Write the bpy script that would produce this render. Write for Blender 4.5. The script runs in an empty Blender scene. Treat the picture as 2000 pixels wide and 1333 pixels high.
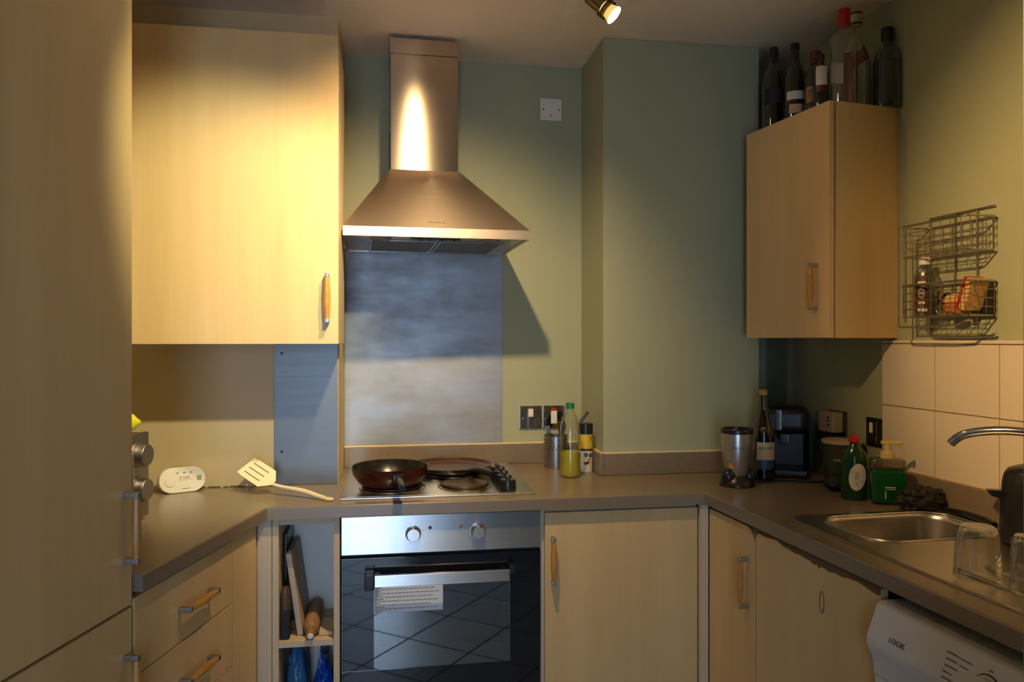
import bpy, bmesh, math, random
from mathutils import Vector, Matrix
random.seed(7)
SC = bpy.context.scene
COL = SC.collection
PI = math.pi
def R(d): return math.radians(d)

# ------------------------------------------------------------------ camera, world, daylight, exposure
CAMZ = 1.393
cam = bpy.data.cameras.new('camera'); camo = bpy.data.objects.new('camera', cam); COL.objects.link(camo)
cam.sensor_width = 36.0; cam.lens = 1480.0/2000.0*36.0
cam.shift_y = (662-666.5)/2000.0
cam.clip_start = 0.02
camo.location = (0, 0, CAMZ); camo.rotation_euler = (R(90), 0, R(-9.14))
SC.camera = camo
SC.view_settings.view_transform = 'Standard'; SC.view_settings.look = 'None'
SC.view_settings.exposure = 0.0; SC.view_settings.gamma = 1.0
SC.view_settings.use_curve_mapping = False
SC.cycles.use_denoising = True
SC.cycles.sample_clamp_indirect = 4.0
SC.cycles.blur_glossy = 0.5
SC.cycles.max_bounces = 6; SC.cycles.diffuse_bounces = 4; SC.cycles.glossy_bounces = 4; SC.cycles.transparent_max_bounces = 14
SC.cycles.use_adaptive_sampling = True; SC.cycles.adaptive_threshold = 0.08; SC.cycles.adaptive_min_samples = 20

world = bpy.data.worlds.new('sky'); SC.world = world; world.use_nodes = True
world.node_tree.nodes['Background'].inputs[0].default_value = (0.42, 0.60, 1.0, 1)
world.node_tree.nodes['Background'].inputs[1].default_value = 0.6

def aim(o, target):
    d = Vector(target)-o.location
    o.rotation_euler = d.to_track_quat('-Z', 'Y').to_euler()
# daylight coming in through the glazed door in the rear wall
DAY = 10.0
al = bpy.data.lights.new('window_daylight', 'AREA'); al.shape = 'RECTANGLE'; al.size = 0.62; al.size_y = 1.9
al.energy = DAY; al.color = (0.54, 0.74, 1.0); al.spread = R(100)
alo = bpy.data.objects.new('window_daylight', al); COL.objects.link(alo)
alo.location = (-0.20, -1.62, 1.02); aim(alo, (-0.1, 2.0, 0.95))
# lamp positions (ceiling spots); the lamps themselves are built further down
SPOTS = [  # position of the bulb face, aim, power, cone, blend, colour
    ((0.22, 1.12, 2.315), (-0.53, 2.27, 1.55), 104.0, 50, 0.8, (1.0, 0.90, 0.53)),
    ((0.19, 1.69, 2.33), (0.06, 2.80, 1.04), 100.0, 98, 1.0, (1.0, 0.70, 0.34)),
    ((0.635, 2.095, 2.318), (1.60, 1.62, 1.30), 3.0, 120, 1.0, (1.0, 0.56, 0.18)),
    ((-0.12, 0.86, 2.34), (1.62, 1.34, 1.52), 180.0, 56, 1.0, (1.0, 0.60, 0.23)),
    ((-0.36, 1.50, 2.30), (-0.50, 2.27, 1.60), 9.0, 66, 1.0, (1.0, 0.86, 0.55)),  # extra weak spot, added for the highlight on the left cabinet door
]

# ------------------------------------------------------------------ materials
M = {}
def newmat(name):
    m = bpy.data.materials.new(name); m.use_nodes = True
    nt = m.node_tree; b = nt.nodes['Principled BSDF']; M[name] = m
    return m, nt, b
def L(nt, a, b): nt.links.new(a, b)
def flat(name, col, rough=0.5, metal=0.0, spec=0.5, emit=None, es=0, trans=0, alpha=1, coat=0):
    m, nt, b = newmat(name)
    b.inputs['Base Color'].default_value = (*col, 1); b.inputs['Roughness'].default_value = rough
    b.inputs['Metallic'].default_value = metal; b.inputs['Specular IOR Level'].default_value = spec
    b.inputs['Transmission Weight'].default_value = trans; b.inputs['Alpha'].default_value = alpha
    b.inputs['Coat Weight'].default_value = coat
    if emit: b.inputs['Emission Color'].default_value = (*emit, 1); b.inputs['Emission Strength'].default_value = es
    return m
def noise(nt, scale=(1, 1, 1), nscale=5, detail=3, rough=0.5, coord='Object'):
    tc = nt.nodes.new('ShaderNodeTexCoord'); mp = nt.nodes.new('ShaderNodeMapping')
    mp.inputs['Scale'].default_value = scale
    n = nt.nodes.new('ShaderNodeTexNoise'); n.inputs['Scale'].default_value = nscale
    n.inputs['Detail'].default_value = detail; n.inputs['Roughness'].default_value = rough
    L(nt, tc.outputs[coord], mp.inputs['Vector']); L(nt, mp.outputs[0], n.inputs['Vector'])
    return n
def ramp(nt, fac, stops):
    r = nt.nodes.new('ShaderNodeValToRGB')
    while len(r.color_ramp.elements) < len(stops): r.color_ramp.elements.new(0.5)
    for e, (p, c) in zip(r.color_ramp.elements, stops):
        e.position = p; e.color = (*c, 1)
    L(nt, fac, r.inputs[0]); return r
def mixc(nt, fac, a, b, mode='MIX'):
    x = nt.nodes.new('ShaderNodeMix'); x.data_type = 'RGBA'; x.blend_type = mode
    if isinstance(fac, (int, float)): x.inputs[0].default_value = fac
    else: L(nt, fac, x.inputs[0])
    for i, v in ((6, a), (7, b)):
        if isinstance(v, tuple): x.inputs[i].default_value = (*v, 1)
        else: L(nt, v, x.inputs[i])
    return x.outputs[2]
def bump(nt, b, h, strength=0.1, dist=0.01):
    bp = nt.nodes.new('ShaderNodeBump'); bp.inputs['Strength'].default_value = strength
    bp.inputs['Distance'].default_value = dist
    L(nt, h, bp.inputs['Height']); L(nt, bp.outputs[0], b.inputs['Normal'])

def wood(name, c1, c2, rough=0.36, grain=(14, 14, 0.8), fine=(120, 120, 4)):
    m, nt, b = newmat(name)
    n1 = noise(nt, grain, 1.0, 3); n2 = noise(nt, fine, 1.0, 2)
    r1 = ramp(nt, n1.outputs[0], [(0.3, c1), (0.7, c2)])
    c = mixc(nt, 0.10, r1.outputs[0], n2.outputs['Color'], 'SOFT_LIGHT')
    L(nt, c, b.inputs['Base Color']); b.inputs['Roughness'].default_value = rough
    return m
wood('birch', (0.66, 0.47, 0.235), (0.60, 0.415, 0.195), 0.38)
wood('carcass', (0.60, 0.48, 0.34), (0.56, 0.44, 0.30), 0.5)
wood('handle_wood', (0.55, 0.27, 0.06), (0.42, 0.19, 0.04), 0.35, (40, 40, 40), (200, 200, 200))
wood('pin_wood', (0.36, 0.20, 0.09), (0.26, 0.14, 0.06), 0.55, (60, 8, 60))
wood('board_wood', (0.50, 0.42, 0.32), (0.42, 0.35, 0.26), 0.6, (60, 6, 60))
flat('chip', (0.15, 0.085, 0.035), 0.9)
flat('shadow_gap', (0.01, 0.008, 0.006), 0.9)

def paint(name, c, rough=0.6, var=0.06):
    m, nt, b = newmat(name)
    n = noise(nt, (1, 1, 1), 1.3, 3)
    r = ramp(nt, n.outputs[0], [(0.3, tuple(x*(1-var) for x in c)), (0.7, tuple(min(1, x*(1+var)) for x in c))])
    L(nt, r.outputs[0], b.inputs['Base Color']); b.inputs['Roughness'].default_value = rough
    n2 = noise(nt, (1, 1, 1), 160, 2); bump(nt, b, n2.outputs[0], 0.06, 0.002)
    return m
paint('green_paint', (0.355, 0.378, 0.250), 0.55)
paint('ceiling_paint', (0.78, 0.70, 0.61), 0.8, 0.03)
paint('cream_paint', (0.62, 0.47, 0.27), 0.5, 0.03)
paint('rear_paint', (0.5, 0.5, 0.46), 0.7)

def laminate(name, c):
    m, nt, b = newmat(name)
    n = noise(nt, (1, 1, 1), 420, 2, 0.7); n2 = noise(nt, (1, 1, 1), 6, 3)
    r = ramp(nt, n.outputs[0], [(0.32, tuple(x*0.72 for x in c)), (0.5, c), (0.68, tuple(x*1.28 for x in c))])
    c2 = mixc(nt, 0.15, r.outputs[0], n2.outputs['Color'], 'SOFT_LIGHT')
    L(nt, c2, b.inputs['Base Color']); b.inputs['Roughness'].default_value = 0.30; b.inputs['Specular IOR Level'].default_value = 0.7
    return m
laminate('worktop', (0.205, 0.158, 0.112))

def steel(name, c=(0.60, 0.58, 0.56), rough=0.28, scale=(2, 2, 260), aniso=0.0, rot=0.0, smear=0.0, groove=0.0):
    m, nt, b = newmat(name)
    b.inputs['Metallic'].default_value = 1.0
    n = noise(nt, scale, 1.0, 3, 0.6)
    lo, hi = rough*0.9, rough*1.12
    mr = nt.nodes.new('ShaderNodeMapRange'); mr.inputs[3].default_value = lo; mr.inputs[4].default_value = hi
    L(nt, n.outputs[0], mr.inputs[0])
    rr = mr.outputs[0]
    base = ramp(nt, n.outputs[0], [(0.3, tuple(x*0.95 for x in c)), (0.7, c)]).outputs[0]
    if smear:
        s = noise(nt, (3, 3, 7), 1.0, 5, 0.6)
        r2 = ramp(nt, s.outputs[0], [(0.40, (0, 0, 0)), (0.70, (1, 1, 1))])
        ad = nt.nodes.new('ShaderNodeMath'); ad.operation = 'MULTIPLY_ADD'
        L(nt, r2.outputs[0], ad.inputs[0]); ad.inputs[1].default_value = smear; L(nt, rr, ad.inputs[2])
        rr = ad.outputs[0]
        base = mixc(nt, r2.outputs[0], base, tuple(x*0.80 for x in c))
    L(nt, base, b.inputs['Base Color']); L(nt, rr, b.inputs['Roughness'])
    b.inputs['Anisotropic'].default_value = aniso; b.inputs['Anisotropic Rotation'].default_value = rot
    if aniso:
        t = nt.nodes.new('ShaderNodeTangent'); t.direction_type = 'RADIAL'; t.axis = 'Z'
        L(nt, t.outputs[0], b.inputs['Tangent'])
    if groove:
        g = noise(nt, (0.5, 0.5, 1500), 1.0, 1); bump(nt, b, g.outputs[0], 1.0, groove)
    else: bump(nt, b, n.outputs[0], 0.012, 0.001)
    return m
steel('hood_steel', (0.52, 0.44, 0.37), 0.20, (3, 3, 900), 1.0, 0.25)
steel('canopy_steel', (0.66, 0.55, 0.45), 0.40, (3, 3, 900), 0.5, 0.25)
steel('splash_steel', (0.36, 0.385, 0.43), 0.48, (2, 2, 60), 0.5, 0.25, smear=0.16)
steel('side_steel', (0.24, 0.25, 0.265), 0.46, (2, 2, 90))
steel('oven_steel', (0.66, 0.66, 0.67), 0.30, (2, 2, 220), 0.85, 0.25)
steel('sink_steel', (0.52, 0.50, 0.47), 0.30, (150, 3, 3))
steel('appliance_silver', (0.40, 0.38, 0.36), 0.40, (2, 2, 120))
flat('chrome', (0.62, 0.60, 0.57), 0.10, 1.0)
flat('chrome_dark', (0.22, 0.21, 0.20), 0.16, 1.0)
flat('dull_metal', (0.42, 0.42, 0.43), 0.35, 1.0)
flat('wire_metal', (0.48, 0.44, 0.38), 0.28, 1.0)
flat('brass_dark', (0.20, 0.16, 0.09), 0.30, 1.0)
flat('white_plastic', (0.72, 0.69, 0.64), 0.35)
flat('appliance_white', (0.66, 0.64, 0.62), 0.30)
flat('cream_plastic', (0.78, 0.66, 0.46), 0.45)
flat('grey_print', (0.10, 0.10, 0.11), 0.6)
flat('black_plastic', (0.010, 0.010, 0.011), 0.30)
flat('black_matt', (0.008, 0.008, 0.008), 0.65)
flat('black_glass', (0.006, 0.007, 0.012), 0.04, spec=0.9)
flat('paper_label', (0.70, 0.72, 0.76), 0.55)
flat('print_dark', (0.03, 0.03, 0.04), 0.7)
flat('red_light', (0.30, 0.01, 0.01), 0.2)
flat('amber_light', (0.55, 0.16, 0.02), 0.2)
flat('pan_red', (0.050, 0.006, 0.005), 0.22)
flat('pan_black', (0.012, 0.010, 0.009), 0.26)
flat('pan_brown', (0.11, 0.060, 0.040), 0.30, 0.55)
flat('hob_ring', (0.10, 0.055, 0.030), 0.35, 0.7)
flat('hob_ring_dark', (0.02, 0.018, 0.016), 0.5, 0.3)
flat('trim_brass', (0.40, 0.29, 0.14), 0.3, 1.0)
flat('filter_mesh', (0.20, 0.18, 0.16), 0.5, 0.8)
flat('lamp_glass', (0.25, 0.23, 0.20), 0.15, 0.2)
flat('seal', (0.72, 0.58, 0.34), 0.5)
flat('tile_white', (0.66, 0.58, 0.48), 0.18)
flat('grout', (0.30, 0.20, 0.11), 0.9)
flat('red', (0.42, 0.012, 0.010), 0.35)
flat('dark_red', (0.14, 0.010, 0.012), 0.35)
flat('green_cap', (0.01, 0.18, 0.05), 0.35)
flat('yellow_label', (0.62, 0.42, 0.02), 0.45)
flat('orange_label', (0.55, 0.20, 0.02), 0.45)
flat('white_label', (0.62, 0.57, 0.48), 0.5)
flat('cream_label', (0.50, 0.38, 0.24), 0.5)
flat('kraft_label', (0.34, 0.20, 0.07), 0.55)
flat('blue_label', (0.03, 0.055, 0.11), 0.45)
flat('brown_label', (0.055, 0.012, 0.012), 0.45)
flat('leaf_green', (0.01, 0.14, 0.05), 0.5)
flat('cork', (0.42, 0.19, 0.045), 0.6)
flat('tub_green', (0.035, 0.060, 0.022), 0.4)
flat('pump_cream', (0.55, 0.44, 0.18), 0.4)
flat('soap_green', (0.003, 0.065, 0.018), 0.15)
flat('soap_dark', (0.006, 0.040, 0.008), 0.15)
flat('teal', (0.004, 0.035, 0.035), 0.2)
flat('lime', (0.62, 0.58, 0.02), 0.4)
flat('bread', (0.60, 0.33, 0.10), 0.6)
flat('orange_peel', (0.38, 0.13, 0.03), 0.5)
flat('blue_plastic', (0.008, 0.07, 0.50), 0.28)
flat('blue_packet', (0.04, 0.16, 0.34), 0.22)
flat('brown_packet', (0.10, 0.06, 0.035), 0.3)
flat('coffee_black', (0.006, 0.006, 0.007), 0.35)
flat('silver_paint', (0.50, 0.48, 0.46), 0.30, 0.85)
flat('gold_sticker', (0.55, 0.22, 0.03), 0.4)
flat('dark_teal_glass', (0.006, 0.030, 0.034), 0.08)
flat('bulb_glow', (1, 0.9, 0.7), 0.3, emit=(1.0, 0.86, 0.62), es=22.0)
flat('bulb_side', (0.9, 0.7, 0.3), 0.2, emit=(1.0, 0.62, 0.15), es=0.8)

def thin_glass(name, tint, gloss=0.10, rough=0.03):
    m = bpy.data.materials.new(name); m.use_nodes = True; nt = m.node_tree; nt.nodes.clear(); M[name] = m
    o = nt.nodes.new('ShaderNodeOutputMaterial'); t = nt.nodes.new('ShaderNodeBsdfTransparent')
    g = nt.nodes.new('ShaderNodeBsdfGlossy'); mx = nt.nodes.new('ShaderNodeMixShader')
    lw = nt.nodes.new('ShaderNodeLayerWeight'); lw.inputs[0].default_value = 0.35
    mr = nt.nodes.new('ShaderNodeMapRange'); mr.inputs[3].default_value = gloss*0.4; mr.inputs[4].default_value = min(1, gloss*6)
    t.inputs[0].default_value = (*tint, 1); g.inputs['Roughness'].default_value = rough
    L(nt, lw.outputs['Facing'], mr.inputs[0]); L(nt, mr.outputs[0], mx.inputs[0])
    L(nt, t.outputs[0], mx.inputs[1]); L(nt, g.outputs[0], mx.inputs[2]); L(nt, mx.outputs[0], o.inputs[0])
    return m
thin_glass('clear_glass', (0.94, 0.94, 0.91), 0.14)
thin_glass('frost_glass', (0.62, 0.60, 0.54), 0.14, 0.25)
thin_glass('clear_plastic', (0.97, 0.98, 0.94), 0.12, 0.08)
thin_glass('dark_glass', (0.20, 0.20, 0.18), 0.10)
thin_glass('teal_glass', (0.24, 0.46, 0.48), 0.12)
thin_glass('olive_glass', (0.40, 0.42, 0.30), 0.10)
thin_glass('yellow_liquid', (0.95, 0.90, 0.28), 0.05)
flat('oil_yellow', (0.52, 0.46, 0.03), 0.2, alpha=0.72)
thin_glass('oven_window', (0.55, 0.62, 0.68), 0.85, 0.02)
thin_glass('window_pane', (0.95, 0.97, 1.0), 0.05)

def floor_mat():
    m, nt, b = newmat('floor_tile')
    n = noise(nt, (1, 1, 1), 3, 3)
    r = ramp(nt, n.outputs[0], [(0.3, (0.44, 0.49, 0.54)), (0.7, (0.52, 0.57, 0.61))])
    L(nt, r.outputs[0], b.inputs['Base Color']); b.inputs['Roughness'].default_value = 0.35
floor_mat()
flat('floor_grout', (0.05, 0.05, 0.055), 0.8)

# ------------------------------------------------------------------ mesh builder
class MB:
    def __init__(s): s.bm = bmesh.new()
    def _mat(s, faces, mat):
        for f in faces: f.material_index = mat
    def box(s, x0, x1, y0, y1, z0, z1, mat=0, bev=0.0, seg=2, mtx=None):
        ret = bmesh.ops.create_cube(s.bm, size=1.0)
        vs = ret['verts']
        T = Matrix.Translation(((x0+x1)/2, (y0+y1)/2, (z0+z1)/2)) @ Matrix.Diagonal((abs(x1-x0), abs(y1-y0), abs(z1-z0), 1))
        bmesh.ops.transform(s.bm, matrix=T, verts=vs)
        faces = list({f for v in vs for f in v.link_faces})
        s._mat(faces, mat)
        if bev > 0:
            es = list({e for v in vs for e in v.link_edges})
            r = bmesh.ops.bevel(s.bm, geom=es, offset=bev, segments=seg, profile=0.5, affect='EDGES')
            s._mat(r['faces'], mat)
            vs = list({v for f in r['faces'] for v in f.verts} | {v for v in vs if v.is_valid})
        if mtx is not None:
            allv = set(vs)
            bmesh.ops.transform(s.bm, matrix=mtx, verts=list(allv))
        return s
    def rings(s, rings, mat=0, cap0=True, cap1=True, closed=False):
        # rings: list of lists of points, all the same length
        vr = [[s.bm.verts.new(p) for p in r] for r in rings]
        n = len(vr[0]); fs = []
        pairs = list(zip(vr[:-1], vr[1:])) + ([(vr[-1], vr[0])] if closed else [])
        for a, b in pairs:
            for i in range(n):
                j = (i+1) % n
                try: fs.append(s.bm.faces.new((a[i], a[j], b[j], b[i])))
                except ValueError: pass
        if not closed:
            if cap0: fs.append(s.bm.faces.new(list(reversed(vr[0]))))
            if cap1: fs.append(s.bm.faces.new(vr[-1]))
        s._mat(fs, mat); return s
    def lathe(s, prof, c=(0, 0, 0), seg=24, mat=0, mtx=None, cap0=True, cap1=True, sx=1.0, sy=1.0):
        rs = []
        for r, z in prof:
            r = max(r, 1e-4); ring = []
            for i in range(seg):
                a = 2*PI*i/seg
                p = Vector((r*math.cos(a)*sx, r*math.sin(a)*sy, z))
                if mtx is not None: p = mtx @ p
                ring.append(p+Vector(c))
            rs.append(ring)
        return s.rings(rs, mat, cap0, cap1)
    def cyl(s, p0, p1, r0, r1=None, seg=16, mat=0):
        r1 = r0 if r1 is None else r1
        p0 = Vector(p0); p1 = Vector(p1); d = (p1-p0).normalized()
        u = d.orthogonal().normalized(); v = d.cross(u)
        rs = [[p+(u*math.cos(2*PI*i/seg)+v*math.sin(2*PI*i/seg))*r for i in range(seg)] for p, r in ((p0, r0), (p1, r1))]
        return s.rings(rs, mat)
    def tube(s, pts, r, seg=8, mat=0, closed=False, smooth=0, flatten=None):
        pts = [Vector(p) for p in pts]
        for _ in range(smooth):
            q = []
            n = len(pts)
            for i in range(n-(0 if closed else 1)):
                a, b = pts[i], pts[(i+1) % n]
                q += [a*0.75+b*0.25, a*0.25+b*0.75]
            if not closed: q = [pts[0]]+q[1:-1]+[pts[-1]] if len(q) > 2 else q
            pts = q
        rs = []; n = len(pts); u = None
        rad = r if isinstance(r, (list, tuple)) else None
        for i, p in enumerate(pts):
            if closed: d = pts[(i+1) % n]-pts[i-1]
            else: d = pts[min(i+1, n-1)]-pts[max(i-1, 0)]
            d.normalize()
            if u is None: u = d.orthogonal().normalized()
            else:
                u = (u-d*u.dot(d))
                u = u.normalized() if u.length > 1e-6 else d.orthogonal().normalized()
            v = d.cross(u)
            if rad:
                t = i/(n-1)*(len(rad)-1); k = min(int(t), len(rad)-2); rr = rad[k]*(1-(t-k))+rad[k+1]*(t-k)
            else: rr = r
            rs.append([p+(u*math.cos(2*PI*j/seg)+v*math.sin(2*PI*j/seg))*rr for j in range(seg)])
        return s.rings(rs, mat, closed=closed)
    def prism(s, poly, z0, z1, mat=0, axis='z', bev=0.0):
        # poly: 2-D outline (counter-clockwise); axis = the extrusion axis
        def P(a, b, c):
            return {'z': (a, b, c), 'y': (a, c, b), 'x': (c, a, b)}[axis]
        a = [s.bm.verts.new(P(x, y, z0)) for x, y in poly]; b = [s.bm.verts.new(P(x, y, z1)) for x, y in poly]
        n = len(poly); fs = [s.bm.faces.new(list(reversed(a))), s.bm.faces.new(b)]
        for i in range(n):
            j = (i+1) % n; fs.append(s.bm.faces.new((a[i], a[j], b[j], b[i])))
        s._mat(fs, mat)
        if bev:
            es = list({e for e in fs[0].edges} | {e for e in fs[1].edges})
            r = bmesh.ops.bevel(s.bm, geom=es, offset=bev, segments=2, profile=0.5, affect='EDGES'); s._mat(r['faces'], mat)
        return s
    def sphere(s, c, rx, ry=None, rz=None, mat=0, sub=2, jit=0.0):
        ry = rx if ry is None else ry; rz = rx if rz is None else rz
        r = bmesh.ops.create_icosphere(s.bm, subdivisions=sub, radius=1.0)
        for v in r['verts']:
            k = 1+random.uniform(-jit, jit)
            v.co = Vector((v.co.x*rx*k+c[0], v.co.y*ry*k+c[1], v.co.z*rz*k+c[2]))
        s._mat({f for v in r['verts'] for f in v.link_faces}, mat); return s
    def mesh_data(s, me, mat=0, mtx=None):
        n0 = len(s.bm.faces); v0 = len(s.bm.verts)
        s.bm.from_mesh(me); s.bm.verts.ensure_lookup_table(); s.bm.faces.ensure_lookup_table()
        if mtx is not None: bmesh.ops.transform(s.bm, matrix=mtx, verts=s.bm.verts[v0:])
        s._mat(s.bm.faces[n0:], mat); return s
    def build(s, name, mats, parent=None, loc=(0, 0, 0), rz=0.0, rot=None, sharp=35):
        bmesh.ops.recalc_face_normals(s.bm, faces=s.bm.faces)
        lim = R(sharp)
        for f in s.bm.faces: f.smooth = True
        for e in s.bm.edges:
            if len(e.link_faces) == 2: e.smooth = e.calc_face_angle(0) < lim
        me = bpy.data.meshes.new(name); s.bm.to_mesh(me); s.bm.free()
        for k in (mats if isinstance(mats, (list, tuple)) else [mats]): me.materials.append(M[k])
        o = bpy.data.objects.new(name, me); COL.objects.link(o)
        wn = o.modifiers.new('weighted_normals', 'WEIGHTED_NORMAL'); wn.keep_sharp = True; wn.weight = 90
        o.location = loc; o.rotation_euler = rot if rot else (0, 0, rz)
        if parent: o.parent = parent
        return o
def tag(o, label, cat, group=None):
    o['label'] = label; o['category'] = cat
    if group: o['group'] = group
    return o
def thing(name, label, cat, loc=(0, 0, 0), rz=0.0, group=None, rot=None):
    o = bpy.data.objects.new(name, None); COL.objects.link(o); o.empty_display_size = 0.1
    o.location = loc; o.rotation_euler = rot if rot else (0, 0, rz)
    return tag(o, label, cat, group)
def struct(o): o['kind'] = 'structure'; return o
def text_mesh(body, size, ext=0.0002, shear=0.0):
    cu = bpy.data.curves.new('lettering', 'FONT'); cu.body = body; cu.size = size; cu.extrude = ext; cu.shear = shear
    cu.align_x = 'CENTER'; cu.align_y = 'CENTER'; cu.resolution_u = 3
    o = bpy.data.objects.new('lettering', cu); COL.objects.link(o)
    dg = bpy.context.evaluated_depsgraph_get(); dg.update()
    me = bpy.data.meshes.new_from_object(o.evaluated_get(dg))
    bpy.data.objects.remove(o); bpy.data.curves.remove(cu)
    return me
# lettering standing upright, reading along +x and facing -y
STAND = Matrix.Rotation(R(90), 4, 'X')
def lettering(mb, body, size, x, y, z, mat=0, rz=0.0, shear=0.0, roll=0.0):
    mb.mesh_data(text_mesh(body, size, shear=shear), mat, Matrix.Translation((x, y, z)) @ Matrix.Rotation(rz, 4, 'Z') @ Matrix.Rotation(roll, 4, 'Y') @ STAND)

# the three runs of the kitchen: local x along the run, y into the units, z up
RF = (0.972, 2.239); RA = R(-87.12)          # right run
LF = (-0.347, 2.25); LA = R(75.73)           # left run
def rw(lx, ly): return (RF[0]+lx*math.cos(RA)-ly*math.sin(RA), RF[1]+lx*math.sin(RA)+ly*math.cos(RA))
def lw_(lx, ly): return (LF[0]+lx*math.cos(LA)-ly*math.sin(LA), LF[1]+lx*math.sin(LA)+ly*math.cos(LA))
CEIL = 2.462; YW = 2.91; YB = 2.58; YC = 2.60; WT = 0.91; YF = 2.25; YD = 2.27

# ------------------------------------------------------------------ the room
FL = MB().box(-2.0, 2.3, -1.9, 3.1, -0.06, -0.004).build('floor', 'floor_grout'); struct(FL)
def in_room(x, y):
    return -1.4 < x < 1.4 and -1.6 < y < 2.2
TS = 0.33; k = 0; ca, sa = math.cos(R(38)), math.sin(R(38)); tile_me = None
for i in range(-8, 9):
    for j in range(-8, 9):
        x = (i*ca-j*sa)*TS; y = 0.3+(i*sa+j*ca)*TS
        if not in_room(x, y): continue
        if tile_me is None:
            o = MB().box(-TS/2+0.005, TS/2-0.005, -TS/2+0.005, TS/2-0.005, -0.004, 0.0).build('floor_tile', 'floor_tile', FL, (x, y, 0), R(38)); tile_me = o.data
        else:
            o = bpy.data.objects.new('floor_tile', tile_me); COL.objects.link(o); o.parent = FL; o.location = (x, y, 0); o.rotation_euler = (0, 0, R(38))
struct(MB().box(-2.0, 2.3, -1.9, 3.1, CEIL, CEIL+0.08).build('ceiling', 'ceiling_paint'))
struct(MB().box(-0.17, 1.75, YW, YW+0.12, 0, CEIL).build('wall_back', 'green_paint'))
struct(MB().box(0.746, 1.337, YC, YW+0.01, 0, CEIL, bev=0.004).build('wall_column', 'green_paint'))
struct(MB().box(-1.9, -0.17, YB, YW+0.12, 0, CEIL).build('wall_boxing', 'cream_paint'))
seam = MB(); random.seed(5); sx_ = -0.62
while sx_ < -0.385:
    w_ = random.uniform(0.015, 0.04); h_ = random.uniform(0.0012, 0.0045); seam.box(sx_, min(sx_+w_, -0.378), YB-0.0012, YB+0.001, WT+0.0002, WT+0.0002+h_); sx_ += w_*random.uniform(0.9, 1.3)
wb = [o for o in COL.objects if o.name == 'wall_boxing'][0]
seam.build('cracked_seam', 'chip', wb)['kind'] = 'stuff'
WALLR = 0.587
wr = struct(MB().box(-0.72, 1.80, WALLR, WALLR+0.12, 0, CEIL).build('wall_right', 'green_paint', loc=(*RF, 0), rz=RA))
struct(MB().box(-1.6, 0.53, 0.62, 0.74, 0, CEIL).build('wall_left', 'green_paint', loc=(*LF, 0), rz=LA))
struct(MB().box(0.792, 1.95, 0.66, 0.847, 0, CEIL, bev=0.004).build('wall_jamb', 'green_paint'))
struct(MB().box(1.78, 1.9, -1.7, 0.67, 0, CEIL).build('wall_side', 'rear_paint'))
struct(MB().box(-1.72, -1.6, -1.7, 0.62, 0, CEIL).build('wall_flank', 'rear_paint'))
struct(MB().box(-1.72, -0.80, 0.50, 0.62, 0, CEIL).build('wall_return', 'rear_paint'))
wre = MB()
wre.box(-1.72, -0.60, -1.82, -1.70, 0, CEIL).box(0.10, 1.9, -1.82, -1.70, 0, CEIL)
wre.box(-0.60, 0.10, -1.82, -1.70, 2.12, CEIL)
struct(wre.build('wall_rear', 'rear_paint'))
wf = MB()
for a in ((-0.60, -0.55, 0.0, 2.12), (0.05, 0.10, 0.0, 2.12), (-0.55, 0.05, 0.0, 0.06), (-0.55, 0.05, 2.06, 2.12), (-0.55, 0.05, 1.02, 1.06)):
    wf.box(a[0], a[1], -1.79, -1.72, a[2], a[3], bev=0.003)
wfo = struct(wf.build('door_1', 'white_plastic'))
for a in ((0.06, 1.02), (1.06, 2.06)):
    MB().box(-0.55, 0.05, -1.762, -1.758, a[0], a[1]).build('window_pane', 'window_pane', wfo)

# white wall tiles above the sink, each its own piece
TW, TH = 0.2245, 0.1955
for r_ in range(2):
    for c_ in range(6):
        x0 = 0.062+c_*TW; z0 = 0.9865+r_*TH+0.0
        MB().box(x0+0.0015, x0+TW-0.0015, WALLR-0.008, WALLR+0.001, z0+0.0015, z0+TH-0.0015, bev=0.0018).build('tile', 'tile_white', wr)
gr = MB().box(0.062, 0.062+6*TW, WALLR-0.005, WALLR+0.002, 0.985, 1.380).build('grout', 'grout', wr)
MB().box(0.062, 0.062+6*TW, WALLR-0.010, WALLR+0.001, 1.3785, 1.3885, bev=0.003).build('tile_edging', 'tile_white', wr)

# upstands
def upstand(name, x0, x1, y0, y1, loc=(0, 0, 0), rz=0.0):
    o = MB().box(x0, x1, y0, y1, WT+0.0005, 0.985, bev=0.0025).build(name, 'worktop', None, loc, rz); return struct(o)
t1 = upstand('trim_1', -0.169, 0.727, 2.890, 2.9095)
MB().box(-0.169, 0.727, 2.8925, 2.9095, 0.9851, 0.9905, bev=0.002).build('sealant', 'seal', t1)
t2 = MB().box(0.727, 0.7455, 2.582, 2.9095, WT+0.0005, 0.985, bev=0.0025).box(0.7456, 1.345, 2.582, 2.5995, WT+0.0005, 0.985, bev=0.0025).build('trim_2', 'worktop'); struct(t2)
MB().box(0.733, 0.7455, 2.587, 2.9095, 0.9851, 0.990, bev=0.002).box(0.7456, 1.34, 2.587, 2.5995, 0.9851, 0.990, bev=0.002).build('sealant', 'seal', t2)
t3 = upstand('trim_3', -0.28, 1.40, WALLR-0.0185, WALLR-0.0005, (*RF, 0), RA)
MB().box(0.06, 1.40, WALLR-0.015, WALLR-0.0085, 0.9851, 0.9895, bev=0.001).build('sealant', 'grout', t3)

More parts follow.
